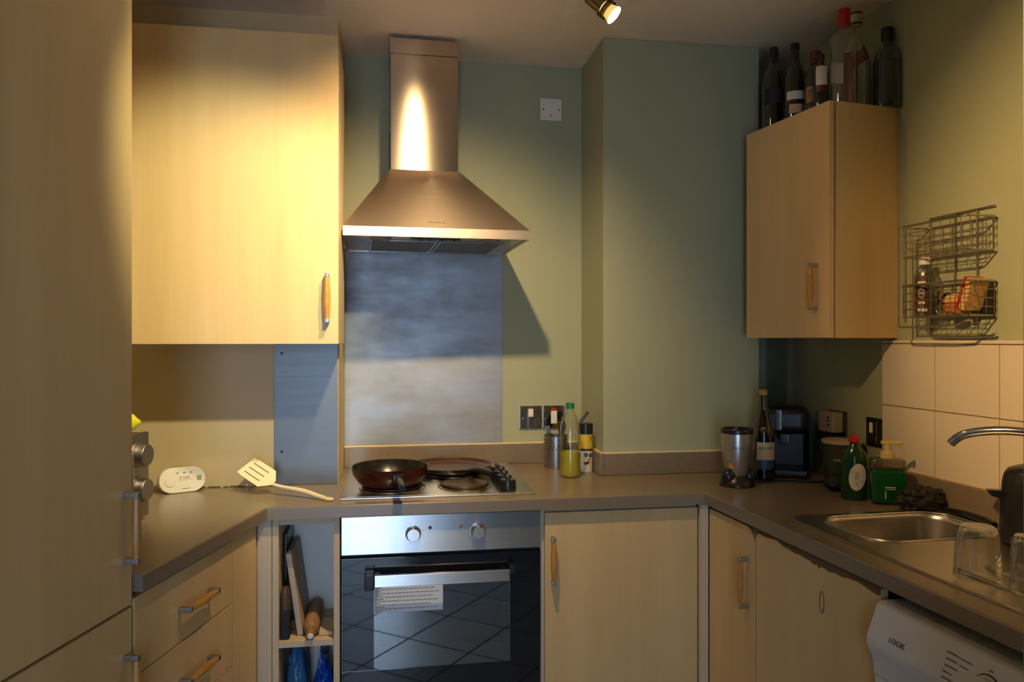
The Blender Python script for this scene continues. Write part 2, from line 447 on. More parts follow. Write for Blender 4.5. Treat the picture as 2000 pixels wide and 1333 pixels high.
# ------------------------------------------------------------------ worktop (one continuous piece with a cut-out for the sink)
SX0, SX1, SY0, SY1 = 0.345, 1.30, 0.062, 0.552    # sink outline in the right run's frame
def worktop():
    bm = bmesh.new()
    outer = [lw_(-0.618, 0), (LF[0], YF), (RF[0]+0.002, YF), rw(1.40, 0), rw(1.40, WALLR-0.001), rw(-0.668, WALLR-0.001),
             (1.338, YW-0.001), (1.338, YC-0.001), (0.745, YC-0.001), (0.745, YW-0.001), (-0.169, YW-0.001), (-0.169, YB-0.001), lw_(0.50, 0.60), lw_(-0.618, 0.60)]
    outer[12] = (lw_(0.334, 0.60)[0], YB-0.001)
    hole = [rw(SX0+0.02, SY0+0.02), rw(SX1-0.02, SY0+0.02), rw(SX1-0.02, SY1-0.02), rw(SX0+0.02, SY1-0.02)]
    es = []
    for loop in (outer, hole):
        vs = [bm.verts.new((x, y, WT)) for x, y in loop]
        es += [bm.edges.new((vs[i], vs[(i+1) % len(vs)])) for i in range(len(vs))]
    bmesh.ops.triangle_fill(bm, use_beauty=True, use_dissolve=True, edges=es)
    top = list(bm.faces)
    for f in top:
        if f.normal.z < 0: f.normal_flip()
    r = bmesh.ops.extrude_face_region(bm, geom=top)
    nv = [v for v in r['geom'] if isinstance(v, bmesh.types.BMVert)]
    for v in nv: v.co.z -= 0.036
    # round the upper front edges
    P3 = [Vector((*p, 0)) for p in outer[:4]]
    def on_front(e):
        for a, b in zip(P3[:-1], P3[1:]):
            d = (b-a).normalized()
            if all(abs(v.co.z-WT) < 1e-5 and ((Vector((v.co.x, v.co.y, 0))-a)-d*((Vector((v.co.x, v.co.y, 0))-a).dot(d))).length < 1e-4 for v in e.verts): return True
        return False
    fe = [e for e in bm.edges if on_front(e)]
    bmesh.ops.bevel(bm, geom=fe, offset=0.005, segments=3, profile=0.5, affect='EDGES')
    mb = MB(); mb.bm.free(); mb.bm = bm
    return tag(mb.build('worktop', 'worktop'), 'grey-brown laminate worktop running around three sides of the kitchen', 'worktop')
worktop()

# ------------------------------------------------------------------ kitchen units
def handle_mb(mb, cx, cy, cz, vertical=True, length=0.145, out=0.030):
    """D-handle on a front whose face is at y=cy; mats 0 = metal ends, 1 = wooden bar"""
    h = length/2
    for s in (-1, 1):
        e = s*(h-0.006)
        if vertical:
            mb.box(cx-0.006, cx+0.006, cy-out, cy-0.0002, cz+e-0.006, cz+e+0.006, 0, bev=0.0015)
        else:
            mb.box(cx+e-0.006, cx+e+0.006, cy-out, cy-0.0002, cz-0.006, cz+0.006, 0, bev=0.0015)
    pr = [0.0060, 0.0080, 0.0092, 0.0095, 0.0092, 0.0080, 0.0060]
    pts = []
    for i in range(9):
        t = -h+0.011+(length-0.022)*i/8
        pts.append((cx, cy-out+0.006, cz+t) if vertical else (cx+t, cy-out+0.006, cz))
    mb.tube(pts, pr, 10, 1)
    return mb
HM = ['dull_metal', 'handle_wood']
def front(parent, name, x0, x1, z0, z1, y=0.0, th=0.018, hnd=None, vert=True, mat='birch'):
    d = MB().box(x0+0.0015, x1-0.0015, y, y+th, z0+0.0015, z1-0.0015, bev=0.0012).build(name, mat, parent)
    if hnd: handle_mb(MB(), hnd[0], y, hnd[1], vert).build('handle', HM, d)
    return d
def carcass(parent, x0, x1, y0, y1, z0, z1, mat='carcass', t=0.018, name='body'):
    mb = MB()
    mb.box(x0, x0+t, y0, y1, z0, z1).box(x1-t, x1, y0, y1, z0, z1).box(x0+t, x1-t, y0, y1, z0, z0+t)
    mb.box(x0+t, x1-t, y0, y1, z1-t, z1).box(x0+t, x1-t, y1-0.008, y1, z0+t, z1-t)
    return mb.build(name, mat, parent)

# tall unit on the left
u = thing('tall_unit', 'tall birch-fronted larder unit filling the left edge, seen at a slant', 'cabinet', (*LF, 0), LA)
carcass(u, -1.222, -0.622, 0.040, 0.600, 0.10, 2.28)
front(u, 'door', -1.222, -0.622, 0.8495, 2.28, 0.020, hnd=(-0.648, 1.012))
front(u, 'door', -1.222, -0.622, 0.13, 0.8465, 0.020, hnd=(-0.648, 0.685))
MB().box(-1.222, -0.622, 0.075, 0.09, 0, 0.10).build('plinth', 'birch', u)
# drawer unit
u = thing('drawer_unit', 'birch drawer unit with wooden bar handles under the left worktop', 'cabinet', (*LF, 0), LA)
carcass(u, -0.617, -0.130, 0.040, 0.560, 0.10, 0.872)
zz = [0.862, 0.697, 0.532, 0.330, 0.130]
for a, b in zip(zz[:-1], zz[1:]):
    front(u, 'drawer', -0.617, -0.172, b, a, 0.020, hnd=(-0.372, (a+b)/2-0.006), vert=False)
MB().box(-0.170, -0.030, 0.020, 0.038, 0.10, 0.873, bev=0.001).build('corner_post', 'birch', u)
MB().box(-0.617, -0.03, 0.075, 0.09, 0, 0.10).build('plinth', 'birch', u)
# filler beside the open shelf unit
fp = MB().box(-0.384, -0.3375, YD, YD+0.018, 0.0, 0.873, bev=0.001)
tag(fp.build('filler_panel', 'carcass'), 'narrow pale filler panel between the drawers and open shelf unit', 'panel')
# open shelf unit
u = thing('shelf_unit', 'narrow open shelf unit left of the oven holding boards and bags', 'shelf unit', (0, 0, 0))
MB().box(-0.336, -0.318, YD, 2.54, 0.0, 0.872, bev=0.0008).build('side_panel', 'carcass', u)
MB().box(-0.163, -0.1455, YD, 2.54, 0.0, 0.872, bev=0.0008).build('side_panel', 'carcass', u)
MB().box(-0.3178, -0.1632, YD+0.002, 2.54, 0.853, 0.872).build('top_rail', 'carcass', u)
MB().box(-0.3178, -0.1632, 2.53, 2.54, 0.12, 0.852).build('back_panel', 'white_plastic', u)
for z in (0.514, 0.14):
    MB().box(-0.3178, -0.1632, YD+0.002, 2.53, z-0.018, z, bev=0.0008).build('shelf', 'carcass', u)
# base unit right of the oven
u = thing('base_unit', 'birch base cabinet with one door directly right of the oven', 'cabinet', (0, 0, 0))
carcass(u, 0.456, 0.962, YD+0.020, 2.595, 0.10, 0.872)
front(u, 'door', 0.466, 0.960, 0.13, 0.862, YD, hnd=(0.490, 0.716))
MB().box(0.456, 0.99, 2.33, 2.345, 0, 0.10).build('plinth', 'birch', u)
# corner post and the right run
u = thing('corner_unit', 'narrow birch corner cabinet with bar handle under right worktop', 'cabinet', (*RF, 0), RA)
MB().box(-0.034, -0.016, -0.009, 0.018, 0.10, 0.872, bev=0.001).build('corner_post', 'carcass', u)
carcass(u, -0.016, 0.264, 0.040, 0.560, 0.10, 0.850)
d = front(u, 'door', -0.016, 0.262, 0.13, 0.861, 0.020, hnd=(0.222, 0.700))
MB().prism([(0.222, 0.8597), (0.2603, 0.8597), (0.2603, 0.828), (0.252, 0.846), (0.240, 0.8535), (0.228, 0.857)], 0.0192, 0.0202, axis='y').build('chipped_edge', 'chip', d)
u = thing('sink_unit', 'birch cabinet under the sink with chipped top edge and missing handle', 'cabinet', (*RF, 0), RA)
carcass(u, 0.266, 0.774, 0.040, 0.560, 0.10, 0.700)
d = front(u, 'door', 0.2645, 0.776, 0.13, 0.861, 0.020)
pts = []; random.seed(3)
x = 0.266
low = {0.266: 0.826, 0.274: 0.846, 0.29: 0.851, 0.31: 0.848, 0.345: 0.852, 0.37: 0.850}
prof = [(0.266, 0.826), (0.272, 0.842), (0.285, 0.851), (0.31, 0.847), (0.335, 0.851), (0.365, 0.8575), (0.375, 0.8575), (0.39, 0.849), (0.41, 0.842), (0.43, 0.843), (0.455, 0.838),
        (0.475, 0.842), (0.50, 0.839), (0.52, 0.838), (0.535, 0.829), (0.55, 0.834), (0.557, 0.821), (0.562, 0.832), (0.575, 0.836), (0.595, 0.828), (0.62, 0.838), (0.645, 0.834), (0.66, 0.840),
        (0.70, 0.846), (0.72, 0.842), (0.745, 0.834), (0.765, 0.830), (0.7740, 0.836)]
mb = MB()
prof = [(x_, 0.8596-(0.8596-z_)*0.55) for x_, z_ in prof]
for (xa, za), (xb, zb) in zip(prof[:-1], prof[1:]):
    if za > 0.8583 and zb > 0.8583: continue
    mb.prism([(xa, za), (xb, zb), (xb, 0.8596), (xa, 0.8596)], 0.0190, 0.0202, axis='y')
mb.build('chipped_edge', 'chip', d)
mb = MB()
mb.tube([(0.568+0.0085*math.cos(a), 0.0196, 0.762+0.026*math.sin(a)) for a in [2*PI*i/16 for i in range(16)]], 0.0011, 6, 0, closed=True)
mb.cyl((0.568, 0.0197, 0.779), (0.568, 0.0190, 0.779), 0.004, seg=10, mat=1).cyl((0.568, 0.0197, 0.745), (0.568, 0.0190, 0.745), 0.0045, seg=10, mat=1)
mb.build('handle_mark', ['chip', 'cream_paint'], d)
MB().box(0.266, 0.776, 0.075, 0.09, 0, 0.10).build('plinth', 'birch', u)

# wall cabinet on the left
u = thing('wall_cabinet', 'large birch wall cabinet lit bright yellow, left of the hood', 'cabinet', (0, 0, 0))
carcass(u, -0.748, -0.1505, YD+0.020, YB-0.001, 1.379, 2.276)
front(u, 'door', -0.748, -0.1475, 1.376, 2.283, YD, hnd=(-0.180, 1.512))
# wall cabinet on the right
CF = (1.240, 2.504); CA = math.atan2(-0.404, 0.065)
u = thing('wall_cabinet', 'dim birch wall cabinet high on the right, bottles standing on top', 'cabinet', (*CF, 0), CA)
MB().box(0.0, 0.391, 0.021, 0.262, 1.402, 1.420).box(0.0, 0.391, 0.021, 0.262, 2.094, 2.112).box(0, 0.018, 0.021, 0.262, 1.42, 2.094).box(0.018, 0.391, 0.254, 0.262, 1.42, 2.094).build('body', 'carcass', u)
MB().box(0.391, 0.409, 0.0245, 0.262, 1.395, 2.113, bev=0.0008).build('side_panel', 'birch', u)
front(u, 'door', -0.003, 0.411, 1.394, 2.113, 0.0, hnd=(0.354, 1.553))

# ------------------------------------------------------------------ panels behind the hob
tag(MB().box(-0.168, 0.430, 2.9065, 2.9094, 0.9906, 1.735, bev=0.0008).build('splashback', 'splash_steel'),
    'large smeared stainless steel splashback sheet below the hood', 'splashback')
u = thing('splashback', 'narrow plain steel sheet under the left wall cabinet', 'splashback', (0, 0, 0))
MB().box(-0.3755, -0.1715, YB-0.0035, YB-0.0006, 0.9125, 1.3755, bev=0.0008).build('sheet', 'side_steel', u)
for z in (1.345, 1.022):
    MB().cyl((-0.351, YB-0.0035, z), (-0.351, YB-0.0042, z), 0.0042, seg=12).build('screw_hole', 'black_matt', u)

# ------------------------------------------------------------------ cooker hood
u = thing('cooker_hood', 'brushed steel chimney cooker hood above the hob', 'hood', (-0.1455, 2.412, 0), R(2.2))
HW, HD = 0.597, 0.455; ZB, ZL, ZT = 1.716, 1.746, 1.985
CX0, CX1, CY0 = 0.158, 0.395, 0.262
mb = MB()
r0 = [(0, 0, ZB), (HW, 0, ZB), (HW, HD, ZB), (0, HD, ZB)]
r1 = [(0, 0, ZL), (HW, 0, ZL), (HW, HD, ZL), (0, HD, ZL)]
r2 = [(CX0-0.004, CY0-0.004, ZT), (CX1+0.004, CY0-0.004, ZT), (CX1+0.004, HD, ZT), (CX0-0.004, HD, ZT)]
mb.rings([r0, r1, r2], cap0=False)
inn = [(0.012, 0.012, ZB), (HW-0.012, 0.012, ZB), (HW-0.012, HD-0.01, ZB), (0.012, HD-0.01, ZB)]
ins = [(x, y, ZB+0.003) for x, y, z in inn]
mb.rings([r0, inn, ins], cap0=False, cap1=True)
mb.build('canopy', 'canopy_steel', u)
mb = MB().box(CX0, CX1, CY0, HD, ZT-0.001, 2.392, bev=0.0015); mb.build('chimney', 'hood_steel', u)
MB().box(CX0-0.0022, CX1+0.0005, CY0-0.0025, HD, 2.3925, 2.447, bev=0.0012).build('chimney_extension', 'hood_steel', u)
mb = MB()
for i in range(9):
    for y in (0.34, 0.375): mb.box(CX0-0.0008, CX0+0.0003, y, y+0.022, 2.01+i*0.015, 2.018+i*0.015)
mb.build('vent', 'black_matt', u)
for x0, x1 in ((0.085, 0.305), (0.312, 0.53)):
    f = MB().box(x0, x1, 0.10, 0.43, ZB+0.0, ZB+0.0028, bev=0.0008).build('filter', 'filter_mesh', u)
    fr = MB()
    fr.box(x0, x1, 0.10, 0.106, ZB-0.002, ZB-0.0001).box(x0, x1, 0.424, 0.43, ZB-0.002, ZB-0.0001).box(x0, x0+0.006, 0.106, 0.424, ZB-0.002, ZB-0.0001).box(x1-0.006, x1, 0.106, 0.424, ZB-0.002, ZB-0.0001)
    fr.build('filter_frame', 'oven_steel', f)
for x in (0.118, 0.478):
    l_ = MB().lathe([(0.034, ZB+0.0028), (0.034, ZB-0.003), (0.029, ZB-0.005), (0.027, ZB-0.001), (0.0, ZB-0.001)], (x, 0.065, 0), 20).build('hood_light', 'lamp_glass', u)
cs = MB().box(0.215, 0.375, 0.044, 0.060, ZB-0.001, ZB+0.0028).build('control_strip', 'black_plastic', u)
for x in (0.24, 0.27, 0.31, 0.35): MB().box(x, x+0.008, 0.046, 0.058, ZB-0.005, ZB-0.001, bev=0.001).build('switch', 'black_plastic', cs)
# small illegible maker's mark on the slope
nrm_t = math.atan2(CY0, ZT-ZL)
mb = MB()
for i, wd in enumerate((0.006, 0.004, 0.005, 0.004, 0.005, 0.003, 0.005, 0.003)):
    mb.box(0.268+i*0.0075, 0.268+i*0.0075+wd, -0.0006, 0.0004, 0, 0.0035)
mo = mb.build('badge', 'print_dark', u); mo.location = (0, 0.0215, ZL+0.0195); mo.rotation_euler = (-nrm_t, 0, 0)

# ------------------------------------------------------------------ oven
u = thing('oven', 'built-in electric oven with steel fascia and black glass door', 'oven', (0, 0, 0))
OX0, OX1 = -0.1415, 0.4535
MB().box(OX0+0.005, OX1-0.005, YD+0.02, 2.80, 0.27, 0.858).build('body', 'black_matt', u)
cp = MB().box(OX0, OX1, YD+0.001, YD+0.022, 0.756, 0.868, bev=0.0015).build('control_panel', 'oven_steel', u)
def knob(x, z):
    mt = Matrix.Rotation(R(90), 4, 'X')
    return MB().lathe([(0.0235, 0.0), (0.0235, 0.003), (0.021, 0.004), (0.0195, 0.020), (0.018, 0.022), (0.0, 0.022)], (x, YD+0.001, z), 28, mtx=mt)
knob(0.068, 0.813).build('knob', 'oven_steel', cp); knob(0.262, 0.813).build('knob', 'oven_steel', cp)
for x, m_ in ((0.118, 'red_light'), (0.210, 'amber_light')):
    MB().lathe([(0.0052, 0), (0.0045, 0.003), (0.0, 0.0042)], (x, YD+0.001, 0.829), 12, mtx=Matrix.Rotation(R(90), 4, 'X')).build('indicator', m_, cp)
mb = MB()
for i in range(10):
    a = R(-50+i*31)
    for kx in (0.068, 0.262):
        mb.box(kx+0.029*math.sin(a)-0.0014, kx+0.029*math.sin(a)+0.0014, YD+0.0004, YD+0.0014, 0.813+0.029*math.cos(a)-0.0006, 0.813+0.029*math.cos(a)+0.0006)
mb.build('dial_marks', 'grey_print', cp)['kind'] = 'stuff'
# door: black glass frame around a see-through window, dark cavity with wire shelves behind
WX0, WX1, WZ0, WZ1 = -0.047, 0.360, 0.415, 0.668
dr = MB()
dr.box(OX0, OX1, YD+0.001, YD+0.020, WZ1, 0.746, bev=0.001).box(OX0, OX1, YD+0.001, YD+0.020, 0.275, WZ0, bev=0.001)
dr.box(OX0, WX0, YD+0.001, YD+0.020, WZ0, WZ1).box(WX1, OX1, YD+0.001, YD+0.020, WZ0, WZ1)
dr = dr.build('door', 'black_glass', u)
MB().box(WX0, WX1, YD+0.0012, YD+0.005, WZ0, WZ1).build('window', 'oven_window', dr)
hb = MB().box(-0.045, 0.352, YD-0.046, YD-0.034, 0.672, 0.707, bev=0.002, mat=0)
hb.box(-0.073, -0.0452, YD-0.048, YD-0.004, 0.664, 0.713, bev=0.003, mat=1)
hb.box(0.3522, 0.372, YD-0.040, YD-0.004, 0.690, 0.716, bev=0.002, mat=1)
hb.box(-0.0452, -0.03, YD-0.034, YD+0.001, 0.68, 0.70, mat=1).box(0.33, 0.345, YD-0.034, YD+0.001, 0.68, 0.70, mat=1)
hb.build('handle', ['oven_steel', 'black_plastic'], dr)
lb = MB().box(-0.0475, 0.156, YD+0.0002, YD+0.0010, 0.583, 0.662, 0)
random.seed(11)
for i in range(13):
    z = 0.657-i*0.0058
    if i % 2 == 0: lb.box(-0.044, -0.044+random.uniform(0.016, 0.026), YD-0.0001, YD+0.0003, z-0.0008, z+0.0008, 1)
    else:
        xe = random.uniform(0.11, 0.148); x = -0.044
        while x < xe:
            w_ = random.uniform(0.006, 0.016); lb.box(x, min(x+w_, xe), YD-0.0001, YD+0.0003, z-0.0007, z+0.0007, 1); x += w_+0.0025
lb.build('label', ['paper_label', 'print_dark'], dr)
flat('enamel', (0.055, 0.065, 0.075), 0.35)
cv = MB()
cv.box(WX0-0.03, WX1+0.03, YD+0.0201, YD+0.0202, 0.30, 0.70)  # replaced below by a hollow cavity
cv.bm.free(); cv = MB()
for a in ((WX0-0.03, WX1+0.03, YD+0.42, YD+0.43, 0.38, 0.70), (WX0-0.04, WX0-0.03, YD+0.021, YD+0.43, 0.38, 0.70), (WX1+0.03, WX1+0.04, YD+0.021, YD+0.43, 0.38, 0.70),
          (WX0-0.03, WX1+0.03, YD+0.021, YD+0.43, 0.37, 0.38), (WX0-0.03, WX1+0.03, YD+0.021, YD+0.43, 0.70, 0.71)): cv.box(*a)
cv.build('cavity', 'enamel', u)
bpy.data.objects.remove([c for c in u.children if c.name.startswith('body')][0])
bd = MB()
bd.box(OX0+0.005, WX0-0.041, YD+0.021, 2.80, 0.27, 0.858).box(WX1+0.041, OX1-0.005, YD+0.021, 2.80, 0.27, 0.858)
bd.box(WX0-0.041, WX1+0.041, YD+0.023, 2.80, 0.711, 0.858).box(WX0-0.041, WX1+0.041, YD+0.021, 2.80, 0.27, 0.369).box(WX0-0.041, WX1+0.041, YD+0.431, 2.80, 0.369, 0.711)
bd.build('body', 'black_matt', u)
for z in (0.60, 0.548, 0.455):
    sh = MB()
    sh.tube([(WX0-0.02, YD+0.06, z), (WX1+0.02, YD+0.06, z)], 0.0028, 6).tube([(WX0-0.02, YD+0.38, z), (WX1+0.02, YD+0.38, z)], 0.0028, 6)
    for i in range(8): sh.tube([(WX0+0.02+i*0.053, YD+0.06, z), (WX0+0.02+i*0.053, YD+0.38, z)], 0.0016, 5)
    sh.build('wire_shelf', 'chrome', u)

# ------------------------------------------------------------------ hob
u = thing('hob', 'stainless steel electric hob with four rings set in the worktop', 'hob', (0, 0, WT))
hx0, hx1, hy0, hy1 = -0.148, 0.448, 2.312, 2.886
MB().box(hx0, hx1, hy0, hy1, 0.0003, 0.0052, bev=0.002).box(hx0+0.016, hx1-0.016, hy0+0.016, hy1-0.016, 0.005, 0.0056).build('plate', 'oven_steel', u)
RINGS = [(0.008, 2.465, 0.098), (0.238, 2.445, 0.080), (0.015, 2.735, 0.080), (0.225, 2.70, 0.098)]
for i, (x, y, r) in enumerate(RINGS):
    rg = MB().lathe([(r*0.98, 0.006), (r*0.98, 0.015), (r*0.93, 0.0185), (r*0.90, 0.017), (r*0.35, 0.017), (r*0.33, 0.0155), (0, 0.0155)], (x, y, 0), 40).build('ring', 'hob_ring' if i == 1 else 'hob_ring_dark', u)
    MB().lathe([(r*1.09, 0.0057), (r*1.09, 0.008), (r*1.00, 0.010), (r*0.985, 0.010), (r*0.985, 0.006)], (x, y, 0), 40, cap0=False, cap1=False).build('ring_trim', 'trim_brass', rg)
for i in range(4):
    y = 2.372+i*0.078
    MB().lathe([(0.026, 0.006), (0.027, 0.012), (0.0255, 0.034), (0.023, 0.038), (0, 0.038)], (0.368, y, 0), 24).box(0.3625, 0.3735, y-0.024, y+0.024, 0.036, 0.048, bev=0.003).build('knob', 'black_plastic', u)
# red frying pan on the front left ring
def pan(name, label, cx, cy, z, prof_out, prof_in, mats, hdl, rz=0.0):
    t = thing(name, label, 'pan', (cx, cy, z), rz)
    MB().lathe(prof_out+list(reversed(prof_in)), (0, 0, 0), 48).build('bowl', mats[0], t) if False else None
    o = MB().lathe(prof_out, (0, 0, 0), 48, cap1=False); o.lathe(prof_in, (0, 0, 0), 48, mat=1, cap0=True, cap1=False)
    o.build('body', mats, t)
    return t
t = pan('frying_pan', 'deep dark red frying pan on the front left hob ring', 0.000, 2.455, WT+0.019,
        [(0.0, 0.0), (0.088, 0.0), (0.098, 0.006), (0.117, 0.034), (0.1215, 0.058), (0.1225, 0.060)],
        [(0.0, 0.004), (0.084, 0.004), (0.094, 0.010), (0.113, 0.035), (0.1185, 0.058), (0.1225, 0.060)], ['pan_red', 'pan_black'], None)
hd = MB(); hd.box(-0.016, 0.016, -0.030, 0.012, -0.008, 0.016, bev=0.004)
hd.tube([(0, -0.01, 0.0), (0, -0.06, 0.004), (0, -0.115, 0.006), (0, -0.165, 0.002)], [0.010, 0.012, 0.013, 0.010], 12)
ho = hd.build('handle', 'black_plastic', t); ho.location = (0.022, -0.120, 0.036); ho.rotation_euler = (0, 0, R(4))
t = pan('griddle_pan', 'wide flat brown crepe pan on the rear right hob ring', 0.212, 2.690, WT+0.019,
        [(0.0, 0.0), (0.130, 0.0), (0.142, 0.006), (0.147, 0.020), (0.149, 0.021)],
        [(0.0, 0.006), (0.128, 0.006), (0.138, 0.011), (0.145, 0.020), (0.149, 0.021)], ['pan_black', 'pan_brown'], None)
hd = MB(); hd.tube([(0, -0.140, 0.012), (0, -0.17, 0.022), (0, -0.22, 0.032), (0, -0.28, 0.034), (0, -0.315, 0.032)], [0.008, 0.010, 0.011, 0.0125, 0.009], 12)
ho = hd.build('handle', 'black_plastic', t); ho.rotation_euler = (0, 0, R(20))

# ------------------------------------------------------------------ things on the left worktop
t = thing('microwave', 'silver microwave with two round knobs, mostly hidden behind the tall unit', 'microwave', (*lw_(-0.155, 0.262), WT), LA)
MB().box(-0.445, 0.0, 0.012, 0.335, 0.012, 0.232, bev=0.006).build('body', 'appliance_silver', t)
MB().box(-0.445, 0.001, 0.0, 0.0125, 0.010, 0.234, bev=0.004).build('front_panel', 'appliance_silver', t)
for z in (0.178, 0.088):
    MB().lathe([(0.034, 0.0), (0.034, 0.004), (0.030, 0.005), (0.029, 0.024), (0.027, 0.027), (0, 0.027)], (-0.050, 0.0, z), 28, mtx=Matrix.Rotation(R(90), 4, 'X')).build('knob', 'appliance_silver', t)
MB().box(-0.090, -0.004, -0.0006, 0.0002, 0.0505, 0.0525).build('door_seam', 'grey_print', t)
dw = MB().box(-0.440, -0.104, -0.004, -0.0002, 0.016, 0.228, bev=0.0015).build('door', 'appliance_silver', t)
MB().box(-0.415, -0.135, -0.0052, -0.0040, 0.040, 0.204, bev=0.0005).build('window', 'black_glass', dw)
MB().tube([(-0.118, -0.006, 0.045), (-0.118, -0.024, 0.055), (-0.118, -0.024, 0.190), (-0.118, -0.006, 0.200)], 0.005, 8).build('handle', 'dull_metal', dw)
for x in (-0.41, -0.04):
    for y in (0.05, 0.29): MB().lathe([(0.012, 0.0), (0.012, 0.0125)], (x, y, 0), 12).build('foot', 'black_matt', t)
t = thing('lemon', 'yellow-green lemon resting on top of the microwave', 'fruit', (*lw_(-0.195, 0.306), WT+0.2345), R(20))
MB().lathe([(0.0, -0.038), (0.006, -0.034), (0.018, -0.026), (0.026, -0.010), (0.027, 0.004), (0.021, 0.022), (0.010, 0.031), (0.006, 0.037), (0, 0.039)], (0, 0, 0.0265), 20, mtx=Matrix.Rotation(R(90), 4, 'Y')).build('fruit_body', 'lime', t)

# carbon monoxide alarm standing on its long edge
t = thing('gas_alarm', 'white oval carbon monoxide alarm standing on edge by the wall', 'alarm', (-0.640, 2.505, WT+0.0006), R(24))
def stadium(a, b, n=14):
    # a: half width, b: half height
    pts = []
    for i in range(n+1):
        th = -PI/2+PI*i/n; pts.append((a-b+b*math.cos(th), b*math.sin(th)))
    for i in range(n+1):
        th = PI/2+PI*i/n; pts.append((-(a-b)+b*math.cos(th), b*math.sin(th)))
    return pts
mb = MB()
rs = []
for k_, y in ((0.93, 0.040), (1.0, 0.034), (1.0, 0.008), (0.965, 0.001), (0.90, 0.0)):
    rs.append([(x*k_, y, z*k_+0.0395) for x, z in stadium(0.070, 0.0395)])
mb.rings(rs); al_b = mb.build('case', 'white_plastic', t)
MB().lathe([(0.0155, 0.0), (0.0155, 0.0012), (0.0145, 0.002), (0, 0.0024)], (-0.036, 0.0, 0.036), 24, mtx=Matrix.Rotation(R(90), 4, 'X')).build('test_button', 'white_plastic', t)
for x in (-0.015, 0.005, 0.024): MB().box(x-0.0035, x+0.0035, -0.0008, 0.001, 0.0610, 0.0632).build('indicator', 'black_plastic', t)
for x in (0.044, 0.0485, 0.053): MB().box(x-0.001, x+0.001, -0.0008, 0.001, 0.035, 0.050).build('vent_slot', 'black_matt', t)
mb = MB(); lettering(mb, 'Kidde', 0.0085, 0.010, -0.0004, 0.047, shear=0.2)
mb.box(-0.013, 0.030, -0.0004, 0.0004, 0.0395, 0.0402).box(-0.002, 0.022, -0.0004, 0.0004, 0.0120, 0.0134)
mb.prism([(-0.0085, 0.043), (-0.0065, 0.043), (-0.0035, 0.052), (-0.006, 0.0505)], -0.0004, 0.0004, axis='y')
mb.build('print', 'grey_print', t)['kind'] = 'stuff'
for x in (-0.03, 0.03): pass
for o in t.children: o.rotation_euler.x += R(-6)

# slotted spatula
t = thing('spatula', 'cream slotted plastic spatula lying beside the hob', 'spatula', (-0.362, 2.435, WT), R(-33))
bl = MB()
# blade in its own plane: u along the tool (negative = tip), v across
sl = []
def blade_strip(u0, u1, v0, v1): bl.box(u0, u1, v0, v1, -0.0014, 0.0014, bev=0.0006)
vs = [-0.038, -0.0265, -0.0235, -0.0095, -0.0065, 0.0065, 0.0095, 0.0235, 0.0265, 0.038]
for a, b in ((-0.038, -0.0215), (-0.0175, -0.002), (0.002, 0.0175), (0.0215, 0.038)): blade_strip(-0.085, -0.020, a, b)
blade_strip(-0.100, -0.085, -0.036, 0.036); blade_strip(-0.020, -0.008, -0.038, 0.038)
bl.prism([(-0.008, -0.038), (0.008, -0.022), (0.020, -0.010), (0.020, 0.010), (0.008, 0.022), (-0.008, 0.038)], -0.0014, 0.0014)
bo = bl.build('blade', 'cream_plastic', t); bo.rotation_euler = (R(34), R(24), 0); bo.location = (-0.012, 0.0, 0.044)
hd = MB(); hd.tube([(-0.006, 0, 0.034), (0.03, 0, 0.027), (0.08, 0, 0.024), (0.13, 0, 0.020), (0.175, 0, 0.010), (0.205, 0, 0.005)], [0.0055, 0.006, 0.007, 0.0075, 0.0075, 0.007], 10, smooth=2)
hd.tube([(0.205+0.012+0.012*math.cos(a), 0.008*math.sin(a), 0.0048) for a in [2*PI*i/14 for i in range(14)]], 0.0042, 8, closed=True)
hd.build('handle', 'cream_plastic', t)

# ------------------------------------------------------------------ inside the open shelf unit
SH = 0.5146
t = thing('chopping_board', 'thick pale stone chopping board leaning in the open shelf unit', 'board', (-0.262, 2.31, SH), 0)
o = MB().box(-0.0085, 0.0085, 0.0, 0.20, 0.0, 0.245, bev=0.003).build('slab', 'board_wood', t); o.rotation_euler = (0, R(-8), 0); o.location.z = 0.0012
t = tag(MB().box(-0.3172, -0.306, 2.36, 2.52, SH+0.0005, SH+0.29, bev=0.003).build('baking_tray', 'pan_black'), 'dark baking tray standing behind the board in the shelf unit', 'tray')
t = thing('spice_jar', 'small brown jar wedged between board and side in the shelf unit', 'jar', (-0.3010, 2.298, SH+0.0005))
MB().box(-0.0155, 0.0115, -0.014, 0.014, 0.0, 0.085, bev=0.004).build('stand_block', 'black_matt', t)
MB().lathe([(0.0125, 0.085), (0.0128, 0.10), (0.0128, 0.135), (0.010, 0.146), (0.010, 0.150), (0, 0.150)], (-0.002, 0, 0), 18).build('glass', 'brown_packet', t)
t = thing('rolling_pin', 'brown wooden rolling pin lying end-on in the shelf unit', 'rolling pin', (-0.228, 2.29, SH+0.0235), 0, rot=(0, 0, R(2)))
mt = Matrix.Rotation(R(-90), 4, 'X')
MB().lathe([(0.014, 0.0), (0.022, 0.010), (0.0235, 0.03), (0.0235, 0.20), (0.020, 0.215), (0, 0.217)], (0, 0, 0), 20, mtx=mt).build('roller', 'pin_wood', t)
MB().lathe([(0.0, -0.050), (0.010, -0.049), (0.0125, -0.040), (0.0105, -0.015), (0.013, 0.0)], (0, 0, 0), 16, mtx=mt).build('grip', 'pin_wood', t)
MB().lathe([(0.0, -0.0515), (0.008, -0.0508), (0.0085, -0.0490)], (0, 0, 0), 16, mtx=mt).build('end_cap', 'white_plastic', t)
t = tag(MB().box(-0.208, -0.168, 2.30, 2.42, SH+0.0005, SH+0.012, bev=0.002).build('wooden_block', 'cream_paint'), 'flat tan wooden block beside the rolling pin', 'block')
